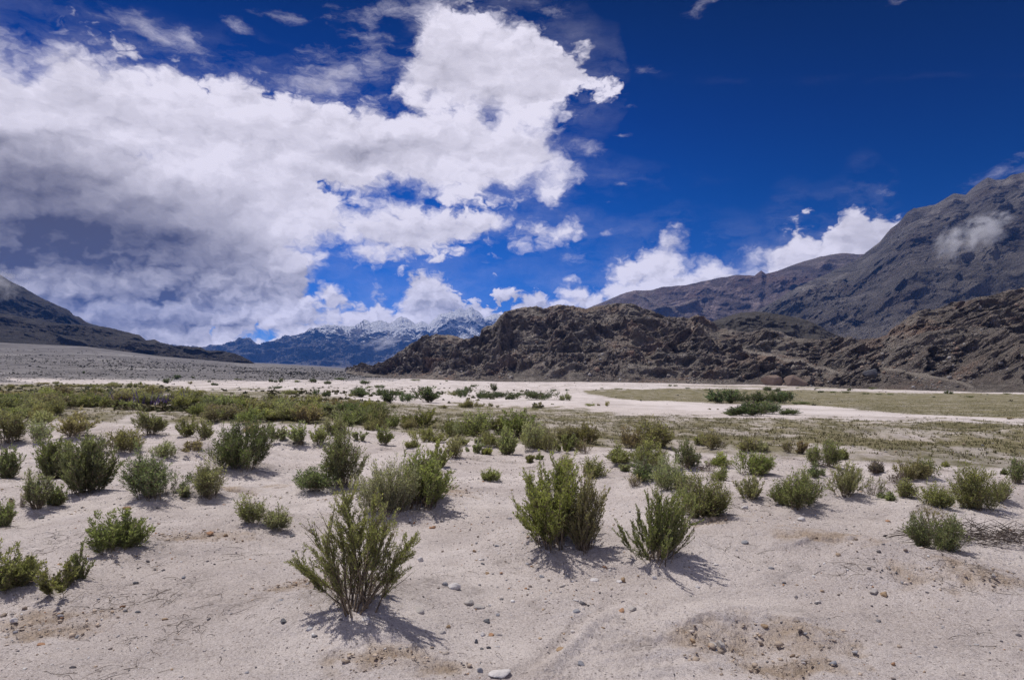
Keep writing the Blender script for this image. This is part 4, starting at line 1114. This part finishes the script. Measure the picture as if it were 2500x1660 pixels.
def far_label(reg, px, py, w, hue):
    tone = {'tree': 'dark green', 'dark': 'small dark', 'olive': 'olive', 'grey': 'grey', 'yellow': 'yellowish', 'brown': 'dry brown', 'green': 'green'}[hue]
    size = 'broad' if w > 40 else ('round' if w > 14 else 'low')
    if reg == 6 and w > 38 and px < 1880:
        return f'{tone} {size} shrub in the big clump by the sand channel', 'shrubs of the clump by the sand channel'
    if px > 1500: return f'{tone} {size} shrub dotting the flat below the right hand hill', 'shrubs below the right hand hill'
    if px > 1020: return f'{tone} {size} shrub on the white flat before the central hill', 'shrubs in front of the central hill'
    if px > 740: return f'{tone} {size} shrub near the left foot of the central hill', 'shrubs beyond the thicket'
    return f'{tone} {size} shrub where the grey fan meets the sand', 'shrubs at the foot of the grey fan'
for reg, lst in ((5, F5), (4, F4), (6, F6)):
    for (x, y, w, h, hue) in lst:
        px, py = fr_(reg, x, y); k = VR[reg][0]
        lab, grp = far_label(reg, px, py, w * k, hue)
        vi = 2 if h > w * 0.95 else (3 if h < w * 0.32 else None)
        put_copy(px, py, w * k, h * k, hue, lab, grp, far_=True, vi=vi)
# where several would read alike, say which one of them it is
same = {}
for o in bpy.data.objects:
    if o.parent is None and o.get('category') == 'shrub': same.setdefault(o['label'], []).append(o)
NTH = ['first', 'second', 'third', 'fourth', 'fifth', 'sixth', 'seventh', 'eighth', 'ninth', 'tenth', 'eleventh', 'twelfth', 'thirteenth', 'fourteenth']
for lab, obs in same.items():
    if len(obs) < 2: continue
    obs.sort(key=lambda o: o.location.x / o.location.y)
    for i, o in enumerate(obs):
        o['label'] = lab + (', leftmost such' if i == 0 else (', rightmost such' if i == len(obs) - 1 else f', {NTH[i]} from left'))
for k, src in enumerate(VFAR):
    if ('f', k) not in used_var: bpy.data.objects.remove(src)
for k, (st, e, a, s) in enumerate(VAR):
    if k not in used_var:
        for q in (a, s, e): bpy.data.objects.remove(q)

# ------------------------------------------------------------------ stones
def stone_material():
    m, t, b, _ = material('stone')
    oi = t.nodes.new('ShaderNodeObjectInfo'); tcn = t.nodes.new('ShaderNodeTexCoord')
    n0 = noise(t, tcn.outputs['Object'], 1.5, 5, 0.65); n1 = noise(t, tcn.outputs['Object'], 9.0, 4, 0.7)
    c = vmath(t, 'SCALE', oi.outputs['Color'], n0 * 1.0 + 0.45)
    c = mixc(t, n1.step(0.55, 0.75) * 0.5, c, vmath(t, 'SCALE', oi.outputs['Color'], 0.55))
    link(t, c, b.inputs['Base Color'])
    t.links.new(bump(t, n1, 0.03, 0.8), b.inputs['Normal'])
    return m
m_stone = stone_material()
import bmesh
def stone_mesh(seed, sub=3):
    bm = bmesh.new(); bmesh.ops.create_icosphere(bm, subdivisions=sub, radius=1.0)
    v = np.array([q.co[:] for q in bm.verts]); f = np.array([[q.index for q in a.verts] for a in bm.faces]); bm.free()
    r = np.random.RandomState(seed)
    for _ in range(12):                                    # knock flat facets off
        n = r.normal(size=3); n /= np.linalg.norm(n); d = r.uniform(0.45, 0.80)
        k = v @ n; over = np.clip(k - d, 0, None); v = v - over[:, None] * n * 0.92
    v = v * (1 + 0.10 * fbm(v[:, 0] * 1.5 + seed, v[:, 1] * 1.5, v[:, 2] * 1.5, 4)[:, None])
    return v * 1.25, f
SM = [stone_mesh(900 + i) for i in range(8)]
TONE = {'white': (0.56, 0.53, 0.52), 'pale': (0.42, 0.385, 0.36), 'grey': (0.27, 0.27, 0.29), 'dark': (0.12, 0.12, 0.13), 'tan': (0.34, 0.24, 0.15), 'orange': (0.36, 0.21, 0.125), 'red': (0.19, 0.14, 0.115)}
def put_stone(reg, x, y, w, h, tone, label, vi, rot=0.0, name='stone', sub=None, cat='stone'):
    px, py = fr_(reg, x, y); k = VR[reg][0]
    gx, gy, gz = to_ground(px, py)
    W = w * k / FW * gy / 2; H = h * k / FW * gy / 2
    v, f = SM[vi % 8]
    v = v * np.array([W, W * 0.8, H]) * 0.9
    o = mesh_from(name, v, f, m_stone, smooth=False)
    o.location = (gx, gy, float(height(np.array([gx]), np.array([gy]))[0]) + H * 0.28); o.rotation_euler = (0, 0, rot)
    o.color = TONE[tone] + (1,)
    tag(o, label, cat, 'loose stones on the sand' if cat == 'stone' else None)
    return o
stones = [
 (2,733,1040,72,55,'white','largest rounded white stone on the open sand near centre'),
 (2,678,1018,46,30,'grey','grey stone touching the largest white stone from the left'),
 (2,540,880,45,40,'white','white stone between the nearest shrub and the largest green shrub'),
 (2,820,1122,78,36,'pale','left half of a pair of pale flat stones touching each other'),
 (2,872,1145,84,34,'pale','right half of a pair of pale flat stones touching each other'),
 (2,525,1172,84,42,'pale','grey and white stone right of the nearest shrub'),
 (2,215,1222,80,36,'white','whitish flat stone in the shadow of the nearest shrub'),
 (2,925,1232,52,42,'dark','dark olive stone below the pair of pale flat stones'),
 (2,985,1194,26,24,'grey','small grey stone above the dark olive stone'),
 (2,660,1295,60,30,'pale','pale brownish flat stone below the nearest shrub shadow'),
 (2,698,1262,34,24,'tan','small tan stone right above the pale brownish flat stone'),
 (2,900,1310,34,32,'white','small bluish white upright stone in the cluster near the bottom'),
 (2,950,1305,50,20,'orange','flat rust coloured stone in the cluster near the bottom'),
 (2,995,1308,36,20,'pale','pale stone right of the flat rust coloured one'),
 (2,862,1352,28,34,'dark','dark upright stone left below the rust coloured one'),
 (2,892,1388,28,16,'dark','tiny dark stone left of the bluish black one'),
 (2,932,1382,34,22,'dark','bluish black stone below the cluster near the bottom'),
 (2,980,1375,34,14,'white','flat white stone right of the bluish black one'),
 (2,1355,1405,76,44,'tan','light brown stone in the rut at the bottom centre'),
 (2,1412,1395,26,20,'dark','dark brown stone touching the light brown one in the rut'),
 (2,880,1522,44,40,'grey','bluish grey stone by the bottom edge'),
 (2,1000,1535,150,34,'white','large white slab half buried by the bottom edge'),
 (2,1470,1478,48,40,'grey','grey brown stone right of the rut near the bottom edge'),
 (2,1704,1172,60,34,'orange','orange brown stone on the sand below the wide feathery shrub'),
 (2,1765,1162,60,32,'pale','pale bluish stone right of the orange brown stone'),
 (2,1716,995,36,36,'tan','rusty brown stone left of two white flakes under the feathery shrub'),
 (2,1690,1000,36,22,'white','white flake left of the rusty brown stone'),
 (2,1604,912,34,16,'orange','bright orange flat stone left of the feathery shrub'),
 (2,1895,980,30,28,'white','small white stone in front of the feathery shrub'),
 (2,1550,992,60,22,'white','buried white stone patch below the largest green shrub'),
 (2,1446,1172,50,30,'grey','blue grey rock pair alone right of centre'),
 (2,1244,970,34,20,'grey','grey stone left of a smaller grey stone below the largest shrub'),
 (2,1384,964,24,18,'grey','smaller grey stone below the largest shrub'),
 (2,1440,1108,36,16,'white','white chip above the blue grey rock pair'),
 (2,852,822,28,18,'tan','yellowish stone between nearest and largest shrubs'),
 (2,980,790,34,16,'grey','grey flat stone left of the largest shrub foot'),
 (2,612,684,44,20,'orange','orange and dark pebbles pair right of the nearest shrub top'),
 (2,900,895,28,14,'dark','dark stone below the grey flat stone at centre'),
 (2,922,950,34,16,'tan','brownish stone above the largest rounded white stone'),
 (2,1595,1270,30,22,'tan','brown stone above the tan diggings at right'),
 (3,1328,1078,50,52,'tan','round brown stone standing on the sand at right'),
 (3,1270,1062,60,36,'pale','pale stone left of the round brown stone'),
 (3,515,572,52,24,'white','white stone behind the ridge of sand right of the green round shrub'),
 (3,852,645,62,32,'white','big white flat stone below the wide round shrub'),
 (3,1348,648,30,16,'orange','orange pebble left of the dark dense shrub'),
 (3,244,1030,44,24,'white','white stone below the feathery shrub shadow'),
 (3,632,1258,40,26,'tan','tan stone on the upper rim of the diggings'),
 (3,520,775,48,26,'grey','blue grey stone on the crumbly ridge at right'),
 (3,350,898,36,14,'white','white chip right of the feathery shrub shadow'),
 (3,1960,970,32,36,'pale','pale upright stone on the rubble at the right edge'),
 (3,1035,1470,48,26,'grey','blue grey stone right of the diggings near the bottom'),
 (3,218,1342,44,26,'tan','tan stone on the left rim of the diggings'),
 (3,385,1370,60,50,'pale','pale broken slab inside the diggings'),
 (3,330,1360,60,30,'pale','flat pale slab left of the broken one inside the diggings'),
 (3,130,1182,56,24,'grey','flat bluish stone left above the diggings'),
 (3,208,1090,34,20,'dark','dark stone left above the flat bluish stone'),
 (3,228,1152,30,20,'dark','dark stone right above the flat bluish stone'),
 (3,1378,1480,34,30,'orange','pinkish orange stone near the bottom right'),
 (1,708,1145,36,26,'orange','rusty brown stone alone on the left sand'),
 (1,798,1175,34,16,'dark','dark grey stone right of the rusty brown stone'),
 (1,785,1008,40,20,'dark','dark flat stone above the fallen twigs at left'),
 (1,75,1228,52,30,'white','white stone near the left edge foreground'),
 (1,25,1195,34,26,'red','reddish stone left of a white stone at the left edge'),
 (1,240,1362,50,22,'orange','flat orange stone at the lower left'),
 (1,1645,1228,56,26,'dark','dark stone left of the foot of the nearest shrub'),
 (1,1630,1108,40,14,'grey','blue flat stone left of the nearest shrub stems'),
 (1,1068,976,30,20,'grey','grey stone alone left of the nearest shrub'),
 (1,1218,722,40,26,'orange','orange brown stone right of the fan shaped shrub'),
 (1,1308,730,34,20,'tan','tan stone right of the orange brown stone'),
 (1,733,575,44,24,'orange','orange stone below the dark round shrub'),
 (1,243,630,36,22,'dark','bluish dark stone below the tree-like shrub'),
 (1,1698,735,40,22,'dark','bluish dark stone left of the nearest shrub top'),
 (1,1828,452,26,28,'white','white stone at the foot of the dark low shrub'),
 (1,448,1315,30,16,'grey','oval grey stone at the lower left'),
 (1,958,1218,34,20,'tan','tan stone left of a dry stick on the left sand'),
 (1,1462,1038,34,14,'pale','pale flat stone between fan shaped and nearest shrubs'),
]
for i, (reg, x, y, w, h, tone, lab) in enumerate(stones):
    put_stone(reg, x, y, w, h, tone, lab, i * 3 + i // 8, rot=i * 1.7)
# the reddish boulder at the foot of the hill
def hill_stone(px, py, D, w, h, tone, label, vi):
    v, f = stone_mesh(990 + vi, 4)
    W = w / FW * D / 2; H = h / FW * D / 2
    o = mesh_from('boulder', v * np.array([W, W * 0.8, H]), f, m_stone, smooth=False)
    o.location = ((px - CX) / FW * D, D, EYE + (HZ - py) * D / FW + H * 0.7); o.color = TONE[tone] + (1,)
    tag(o, label, 'boulder')
for a in [(1832, 890, 500, 46, 26, 'red', 'large flat topped reddish brown boulder at the foot of the central hill', 1),
          (1778, 890, 505, 42, 34, 'red', 'tall reddish cliff block left of the flat topped reddish boulder', 2),
          (2010, 870, 470, 36, 26, 'dark', 'dark square block on the slope between the two hills', 3)]:
    hill_stone(*a)

# many small pieces of rock as one mesh, each its own size, turn and tone
def shards(name, pos, size, flat, col, mat, seed, lab, nvar=12, sub=1):
    r = np.random.RandomState(seed)
    bm = bmesh.new(); bmesh.ops.create_icosphere(bm, subdivisions=sub, radius=1.0)
    v0 = np.array([q.co[:] for q in bm.verts]); f0 = np.array([[q.index for q in a.verts] for a in bm.faces]); bm.free()
    VV = []
    for i in range(nvar):
        v = v0.copy()
        for _ in range(6):
            n = r.normal(size=3); n /= np.linalg.norm(n); k = v @ n; v = v - np.clip(k - r.uniform(0.4, 0.8), 0, None)[:, None] * n
        VV.append(v * r.uniform(0.8, 1.2, v.shape))
    VV = np.array(VV); n = len(pos); vi = r.randint(0, nvar, n)
    v = VV[vi] * (np.stack([r.uniform(0.7, 1.3, n), r.uniform(0.7, 1.3, n), flat * r.uniform(0.7, 1.3, n)], 1) * size[:, None])[:, None, :]
    a = r.uniform(0, 6.28, n)[:, None]; tx = r.normal(0, 0.35, n)[:, None]
    y1 = v[..., 1] * np.cos(tx) - v[..., 2] * np.sin(tx); z1 = v[..., 1] * np.sin(tx) + v[..., 2] * np.cos(tx)
    x2 = v[..., 0] * np.cos(a) - y1 * np.sin(a); y2 = v[..., 0] * np.sin(a) + y1 * np.cos(a)
    V = np.stack([x2, y2, z1], -1) + pos[:, None, :]
    F = f0[None] + (np.arange(n) * len(v0))[:, None, None]
    C = np.repeat(np.concatenate([col, np.ones((n, 1))], 1), len(v0), 0)
    o = mesh_from(name, V.reshape(-1, 3), F.reshape(-1, 3), mat, smooth=False, attrs={'tone': ('POINT', 'FLOAT_COLOR', C)})
    tag(o, lab, name, kind='stuff')
    return o
m_sh, t, b, _ = material('shard')
geo = t.nodes.new('ShaderNodeNewGeometry')
nn = noise(t, geo.outputs['Position'], 30.0, 3, 0.6)
link(t, vmath(t, 'SCALE', attr(t, 'tone', True), nn * 0.8 + 0.6), b.inputs['Base Color'])
m_bo, t, b, _ = material('boulder_rock')
geo = t.nodes.new('ShaderNodeNewGeometry')
nn = noise(t, geo.outputs['Position'], 0.5, 5, 0.7)
link(t, vmath(t, 'SCALE', attr(t, 'tone', True), nn * 1.1 + 0.45), b.inputs['Base Color'])
t.links.new(bump(t, nn, 1.0, 0.8), b.inputs['Normal'])

r = np.random.RandomState(12)
def scatter(n, d0, d1, umax=0.80, power=1.0):
    D = d0 + (d1 - d0) * r.uniform(0, 1, n) ** power
    X = r.uniform(-umax, umax, n) * D
    return X, D
palette = np.array([[.50,.46,.43],[.30,.29,.30],[.17,.16,.165],[.36,.27,.19],[.44,.38,.33],[.24,.20,.175],[.11,.10,.105],[.60,.58,.56],[.36,.20,.11]])
X1, Y1 = scatter(52000, 3.2, 15.0, power=1.0)
pat = fbm(X1 * 0.7, Y1 * 0.9, 6.6, 4) + dig_mask(X1, Y1) * 0.5
keep = r.uniform(0, 1, len(X1)) < np.clip(0.42 + pat * 1.1, 0.10, 1)
X1, Y1 = X1[keep], Y1[keep]
sz_ = np.exp(r.normal(math.log(0.0042), 0.62, len(X1))) * np.clip(Y1 / 7, 0.85, 1.5)
sz_ = np.clip(sz_, 0.0018, 0.028)
Z1 = height(X1, Y1)
col = palette[r.choice(len(palette), len(X1), p=[.14,.16,.15,.14,.12,.12,.10,.04,.03])] * r.uniform(0.8, 1.2, (len(X1), 1))
shards('gravel', np.stack([X1, Y1, Z1 + sz_ * 0.15], 1), sz_, 0.6, col, m_sh, 3, 'fine mixed gravel and chips strewn over the foreground sand')
X2, Y2 = scatter(9000, 15, 45, 0.8, 1.0)
pat = fbm(X2 * 0.4, Y2 * 0.5, 3.6, 4); keep = r.uniform(0, 1, len(X2)) < np.clip(0.45 + pat * 1.2, 0.05, 1); X2, Y2 = X2[keep], Y2[keep]
s2 = np.clip(np.exp(r.normal(math.log(0.016), 0.5, len(X2))), 0.006, 0.05)
shards('gravel', np.stack([X2, Y2, height(X2, Y2) + s2 * 0.2], 1), s2, 0.5, palette[r.randint(0, 7, len(X2))], m_sh, 4, 'coarser stones scattered over the sand behind the shrubs')
kx = r.normal(size=(26, 2)) * [2.2, 2.0] + [0.2, 6.0]
kx = kx[(kx[:, 1] > 3.6)]
ki = r.randint(0, len(kx), 1500); X3 = kx[ki, 0] + r.normal(0, 0.35, 1500); Y3 = kx[ki, 1] + r.normal(0, 0.28, 1500)
k_ = (Y3 > 3.3) & (np.abs(X3 / np.maximum(Y3, 1)) < 0.8); X3, Y3 = X3[k_], Y3[k_]
s3 = np.clip(np.exp(r.normal(math.log(0.008), 0.5, len(X3))), 0.004, 0.026)
shards('gravel', np.stack([X3, Y3, height(X3, Y3) + s3 * 0.1], 1), s3, 0.65, palette[r.choice(len(palette), len(X3))] * r.uniform(0.8, 1.2, (len(X3), 1)), m_sh, 14, 'drifts of coarse pebbles half sunk in the foreground sand')
# clods of broken crust
P_, S_ = [], []
for (dx_, dy_, a, b2) in DIGS:
    n = int(620 * a * b2 + 30)
    q = r.normal(size=(n, 2)) * 0.62; P_.append(np.stack([dx_ + q[:, 0] * a, dy_ + q[:, 1] * b2], 1)); S_.append(np.clip(np.exp(r.normal(math.log(0.0075), 0.6, n)), 0.003, 0.03))
P_ = np.concatenate(P_); S_ = np.concatenate(S_)
zc = height(P_[:, 0], P_[:, 1])
cc_ = np.array([.40, .32, .25]) * r.uniform(0.7, 1.3, (len(P_), 1))
shards('clods', np.stack([P_[:, 0], P_[:, 1], zc + S_ * 0.3], 1), S_, 0.42, cc_, m_sh, 5, 'tan clods and flakes of broken sand crust')

# boulders lying on the two rock hills
def hill_rocks(ob, n, smin, smax, seed, tmax=0.97):
    rr_ = np.random.RandomState(seed)
    me = ob.data; nv = len(me.vertices); co = np.empty(nv * 3, np.float32); me.vertices.foreach_get('co', co); co = co.reshape(-1, 3)
    hg = np.empty(nv, np.float32); me.attributes['hgt'].data.foreach_get('value', hg)
    rk = np.empty(nv, np.float32); me.attributes['rock'].data.foreach_get('value', rk)
    cl = fbm(co[:, 0] * 0.02, co[:, 1] * 0.02, co[:, 2] * 0.03 + seed, 3)
    tr = np.empty(nv, np.float32); me.attributes['trail'].data.foreach_get('value', tr)
    pxx = CX + FW * co[:, 0] / co[:, 1]; pyy = HZ - FW * (co[:, 2] - EYE) / co[:, 1]
    clear = np.minimum(line_dist(pxx, pyy - 3, TR1), line_dist(pxx, pyy - 3, TR2)) > 6
    w = (clear & (hg > 0.0) & (hg < tmax) & (co[:, 0] / co[:, 1] < 0.80)) * np.clip(0.35 + cl * 1.6, 0.02, 1) * (1.4 - hg)
    idx = rr_.choice(nv, n, p=w / w.sum(), replace=False)
    s = np.clip(np.exp(rr_.normal(math.log(smin * 1.5), 0.55, n)), smin, smax)
    base = np.array([[.16,.138,.12],[.215,.19,.17],[.30,.28,.265],[.24,.17,.13],[.10,.088,.08],[.27,.21,.165]])
    return co[idx] + [0, 0, 0] , s, base[rr_.choice(6, n, p=[.3,.22,.12,.14,.12,.10])] * rr_.uniform(0.8, 1.25, (n, 1))
p1, s1, c1 = hill_rocks(hill, 7500, 0.45, 3.0, 1)
p2, s2, c2 = hill_rocks(hill2, 4500, 0.35, 2.4, 2)
shards('boulders', np.concatenate([p1, p2]), np.concatenate([s1, s2]), 0.8, np.concatenate([c1, c2]), m_bo, 6, 'angular grey and brown boulders strewn down the rock hills')

# ------------------------------------------------------------------ litter, grass, far ground cover
m_twig, t, b, _ = material('dry_twig')
link(t, mixc(t, attr(t, 'tint'), (0.07, 0.055, 0.048), (0.24, 0.20, 0.165)), b.inputs['Base Color'])
def litter(n, region, lmin, lmax, rad, seed, K=7):
    r = np.random.RandomState(seed)
    X, Y = region(r, n)
    a = r.uniform(0, 6.28, n); l = r.uniform(lmin, lmax, n)
    s = np.linspace(0, 1, K)
    bend = np.cumsum(r.normal(0, 0.28, (n, K)), 1)
    ax = np.cumsum(np.cos(a[:, None] + bend), 1) / K * l[:, None]; ay = np.cumsum(np.sin(a[:, None] + bend), 1) / K * l[:, None]
    x = X[:, None] + ax; y = Y[:, None] + ay
    z = height(x, y) + 0.004 + np.abs(r.normal(0, 1, (n, 1))) * 0.012 * np.sin(s * 3.14)[None]
    P3 = np.stack([x, y, z], -1)
    return tubes(P3, rad * r.uniform(0.6, 1.4, (n, 1)) * (1.1 - 0.7 * s)[None])
def fore(r, n):
    D = 3.3 + 9 * r.uniform(0, 1, n) ** 0.9; return r.uniform(-0.78, 0.78, n) * D, D
def clumps(r, n):
    c = np.array([pxy(*fr_(1, x, y)) for x, y in [(940,1100),(900,960),(1010,1090),(1450,850),(900,780),(350,720),(700,1100),(350,1060),(1060,1290),(660,1540),(1260,1230),(640,1130),(250,800),(180,500)]] +
                 [pxy(*fr_(3, x, y)) for x, y in [(1650,980),(1960,1060),(450,900),(560,670),(1150,1010),(560,1190),(2000,1340),(1850,1095),(1300,580)]])
    k = r.randint(0, len(c), n); return c[k, 0] + r.normal(0, 0.14, n), c[k, 1] + r.normal(0, 0.12, n)
def bases(r, n):
    c = np.array(HERO); k = r.randint(0, len(c), n); return c[k, 0] + r.normal(0, 1, n) * c[k, 2] * 0.75, c[k, 1] + r.normal(0, 1, n) * c[k, 2] * 0.65
v3, f3_ = litter(1500, bases, 0.02, 0.12, 0.0016, 3)
v1, f1_ = litter(420, fore, 0.03, 0.16, 0.0016, 1); v2, f2_ = litter(330, clumps, 0.06, 0.28, 0.0019, 2)
o = mesh_from('twig_litter', np.concatenate([v1, v2, v3]), np.concatenate([f1_, f2_ + len(v1), f3_ + len(v1) + len(v2)]), m_twig, attrs={'tint': ('FACE', 'FLOAT', r.uniform(0, 1, len(f1_) + len(f2_) + len(f3_)))})
tag(o, 'thin grey dead twigs littering the foreground sand', 'twigs', kind='stuff')

# the heap of dead brush at the right edge
hx, hy, hz = to_ground(*fr_(3, 2010, 790))
rb = np.random.RandomState(4); nb_ = 420; K = 7
cxs = rb.uniform(-0.75, 0.75, nb_); cys = rb.uniform(-0.2, 0.2, nb_)
aa = rb.choice([0, math.pi], nb_) + rb.normal(0, 0.8, nb_); ll = rb.uniform(0.10, 0.34, nb_); ss = np.linspace(0, 1, K)
bend = np.cumsum(rb.normal(0, 0.3, (nb_, K)), 1)
x = hx + cxs[:, None] + np.cumsum(np.cos(aa[:, None] + bend), 1) / K * ll[:, None]
y = hy + 0.15 + cys[:, None] + np.cumsum(np.sin(aa[:, None] + bend), 1) / K * ll[:, None] * 0.6
env_ = np.clip(1 - ((x - hx) / 1.0) ** 2, 0, 1)
z = height(x, y) + 0.005 + rb.uniform(0, 0.15, (nb_, 1)) * env_ * (0.4 + ss[None] * 0.6)
v, f = tubes(np.stack([x, y, z], -1), rb.uniform(0.002, 0.0045, (nb_, 1)) * (1.1 - 0.6 * ss)[None])
o = mesh_from('dead_brush', v, f, m_twig, attrs={'tint': ('FACE', 'FLOAT', rb.uniform(0, 0.5, len(f)))})
tag(o, 'low heap of tangled dark dead branches at the right edge', 'dead brush')

def blades(name, X, Y, hmin, hmax, nb, width, cols, seed, lab, mat, spread=0.03):
    r = np.random.RandomState(seed); n = len(X); Z = height(X, Y)
    i = np.repeat(np.arange(n), nb); m = len(i); a = r.uniform(0, 6.28, m); e = r.uniform(0, spread, m)
    h = r.uniform(hmin, hmax, m) * np.repeat(r.uniform(0.6, 1.3, n), nb)
    bx = X[i] + np.cos(a) * e; by = Y[i] + np.sin(a) * e; bz = Z[i] - 0.005
    lx = np.cos(a) * h * 0.55; ly = np.sin(a) * h * 0.55
    wx = np.sin(a) * width; wy = -np.cos(a) * width
    V = np.stack([np.stack([bx - wx, by - wy, bz], 1), np.stack([bx + wx, by + wy, bz], 1), np.stack([bx + lx, by + ly, bz + h], 1)], 1).reshape(-1, 3)
    C = np.repeat(np.array(cols)[r.randint(0, len(cols), m)] * r.uniform(0.8, 1.2, (m, 1)), 3, 0); C = np.concatenate([C, np.ones((len(C), 1))], 1)
    o = mesh_from(name, V, np.arange(m * 3).reshape(m, 3), mat, smooth=False, attrs={'tone': ('POINT', 'FLOAT_COLOR', C)})
    tag(o, lab, name.replace('_', ' '), kind='stuff'); return o
# grass where the ground carries it
W_ = (grass * RR ** 1.15 * ((PXC > -120) & (PXC < 2480)) * (RR > 17) * (RR < 140)).ravel(); W_ /= W_.sum()
gi = r.choice(len(W_), 34000, p=W_)
gx_ = GX.ravel()[gi] + r.normal(0, 0.05, len(gi)) * GY.ravel()[gi] / 20; gy_ = GY.ravel()[gi] + r.normal(0, 0.05, len(gi)) * GY.ravel()[gi] / 12
blades('dry_grass', gx_, gy_, 0.03, 0.085, 5, 0.012, [(.15,.14,.06), (.20,.18,.10), (.11,.115,.045), (.24,.20,.12)], 3, 'short olive and straw coloured grass covering the plain', m_sh, 0.07)
fx1, fy1 = [], []
for (px, py, w, n) in [(275,928,20,20),(325,932,12,8),(412,931,18,20),(350,933,10,8)]:
    gx, gy, gz = to_ground(px, py); fx1.append(gx + r.normal(0, w / FW * gy * 0.5, n)); fy1.append(gy + r.normal(0, 1.6, n))
X, Y = np.concatenate(fx1), np.concatenate(fy1)
o = blades('purple_flowers', X, Y, 0.7, 0.95, 3, 0.03, [(.11,.07,.26), (.14,.09,.30)], 4, 'patches of violet flower spikes among the thicket shrubs', m_sh, 0.12)
# the thinly scattered low scrub on the fan and flats, too many to count
def speckle(name, X, Y, h, col, seed, lab, nq=14):
    r = np.random.RandomState(seed); n = len(X); Z = height(X, Y)
    i = np.repeat(np.arange(n), nq); m = len(i)
    d = r.normal(size=(m, 3)); d /= np.linalg.norm(d, axis=1)[:, None]; d[:, 2] = np.abs(d[:, 2])
    s = h[i]
    c = np.stack([X[i], Y[i], Z[i]], 1) + d * np.array([0.75, 0.75, 0.62]) * (s * r.uniform(0.3, 1, m))[:, None]
    a = r.normal(size=(m, 3)); a /= np.linalg.norm(a, axis=1)[:, None]; b = np.cross(a, d); b /= np.linalg.norm(b, axis=1)[:, None] + 1e-9
    k = (s * r.uniform(0.22, 0.45, m))[:, None]
    V = np.stack([c - a * k, c + b * k * 0.6, c + a * k, c - b * k * 0.6], 1).reshape(-1, 3)
    C = np.repeat(np.array(col)[r.randint(0, len(col), m)], 4, 0); C = np.concatenate([C, np.ones((len(C), 1))], 1)
    o = mesh_from(name, V, np.arange(m * 4).reshape(m, 4), m_sh, smooth=False, attrs={'tone': ('POINT', 'FLOAT_COLOR', C)})
    tag(o, lab, 'scrub', kind='stuff'); return o
Wf = (fan * RR ** 1.0 * ((PXC > -150) & (PXC < 1150)) * (RR > 130) * (RR < 1500)).ravel()
Wf = Wf * np.clip(0.4 + fbm(GX.ravel() * 0.012, GY.ravel() * 0.006, 3.0, 3) * 1.6, 0.02, 1); Wf /= Wf.sum()
gi = r.choice(len(Wf), 5200, p=Wf)
X = GX.ravel()[gi] + r.normal(0, 2, len(gi)); Y = GY.ravel()[gi] * r.uniform(0.97, 1.03, len(gi))
speckle('scrub', X, Y, np.clip(np.exp(r.normal(math.log(0.55), 0.45, len(X))), 0.2, 1.6) * np.clip(Y / 500, 0.6, 1.7), [(.045,.050,.035), (.06,.058,.045), (.035,.036,.03)], 5, 'sparse dark scrub dotting the grey fan below the left slopes')
Ws = ((white + 0.4 * grass) * RR ** 0.9 * ((PXC > 350) & (PXC < 2480)) * (RR > 90) * (RR < 600)).ravel(); Ws /= Ws.sum()
gi = r.choice(len(Ws), 520, p=Ws)
X = GX.ravel()[gi] + r.normal(0, 1, len(gi)); Y = GY.ravel()[gi] * r.uniform(0.97, 1.03, len(gi))
speckle('scrub', X, Y, np.clip(np.exp(r.normal(math.log(0.16), 0.5, len(X))), 0.06, 0.6) * np.clip(Y / 200, 0.7, 2), [(.06,.062,.045), (.10,.09,.06), (.045,.045,.04)], 6, 'tiny tufts and scrub scattered over the white flat')
Wl = (leftg * RR * ((PXC > -150) & (PXC < 950)) * (RR > 40) * (RR < 260)).ravel() + (np.exp(-((PYC - 905) / 14) ** 2) * (PXC > 560) * (PXC < 1250) * (RR > 60) * (RR < 250) * RR * 0.35).ravel(); Wl /= Wl.sum()
gi = r.choice(len(Wl), 900, p=Wl)
X = GX.ravel()[gi] + r.normal(0, .5, len(gi)); Y = GY.ravel()[gi] * r.uniform(0.97, 1.03, len(gi))
speckle('scrub', X, Y, np.clip(np.exp(r.normal(math.log(0.40), 0.4, len(X))), 0.15, 0.9), [(.10,.10,.05), (.13,.115,.06), (.075,.08,.04)], 7, 'low olive scrub on the dry ground behind the thicket', nq=22)
# dry undergrowth inside the thicket
wt = []
for (px, py) in [(a, b_) for a, b_ in zip(r.uniform(-10, 880, 1000), r.uniform(0, 1, 1000))]:
    lo = np.interp(px, [0, 120, 140, 230, 300, 480, 560, 880], [965, 962, 938, 940, 952, 955, 968, 972]); wt.append((px, 916 + (lo - 916) * py))
wt = np.array(wt); dd = np.interp(wt[:, 1], [905, 921, 946, 975], [100, 60, 35, 25])
X = (wt[:, 0] - CX) / FW * dd; 
speckle('scrub', X, dd, r.uniform(0.18, 0.42, len(X)), [(.12,.115,.055), (.10,.11,.045), (.15,.12,.07)], 8, 'low undergrowth filling the gaps of the dense thicket', nq=46)
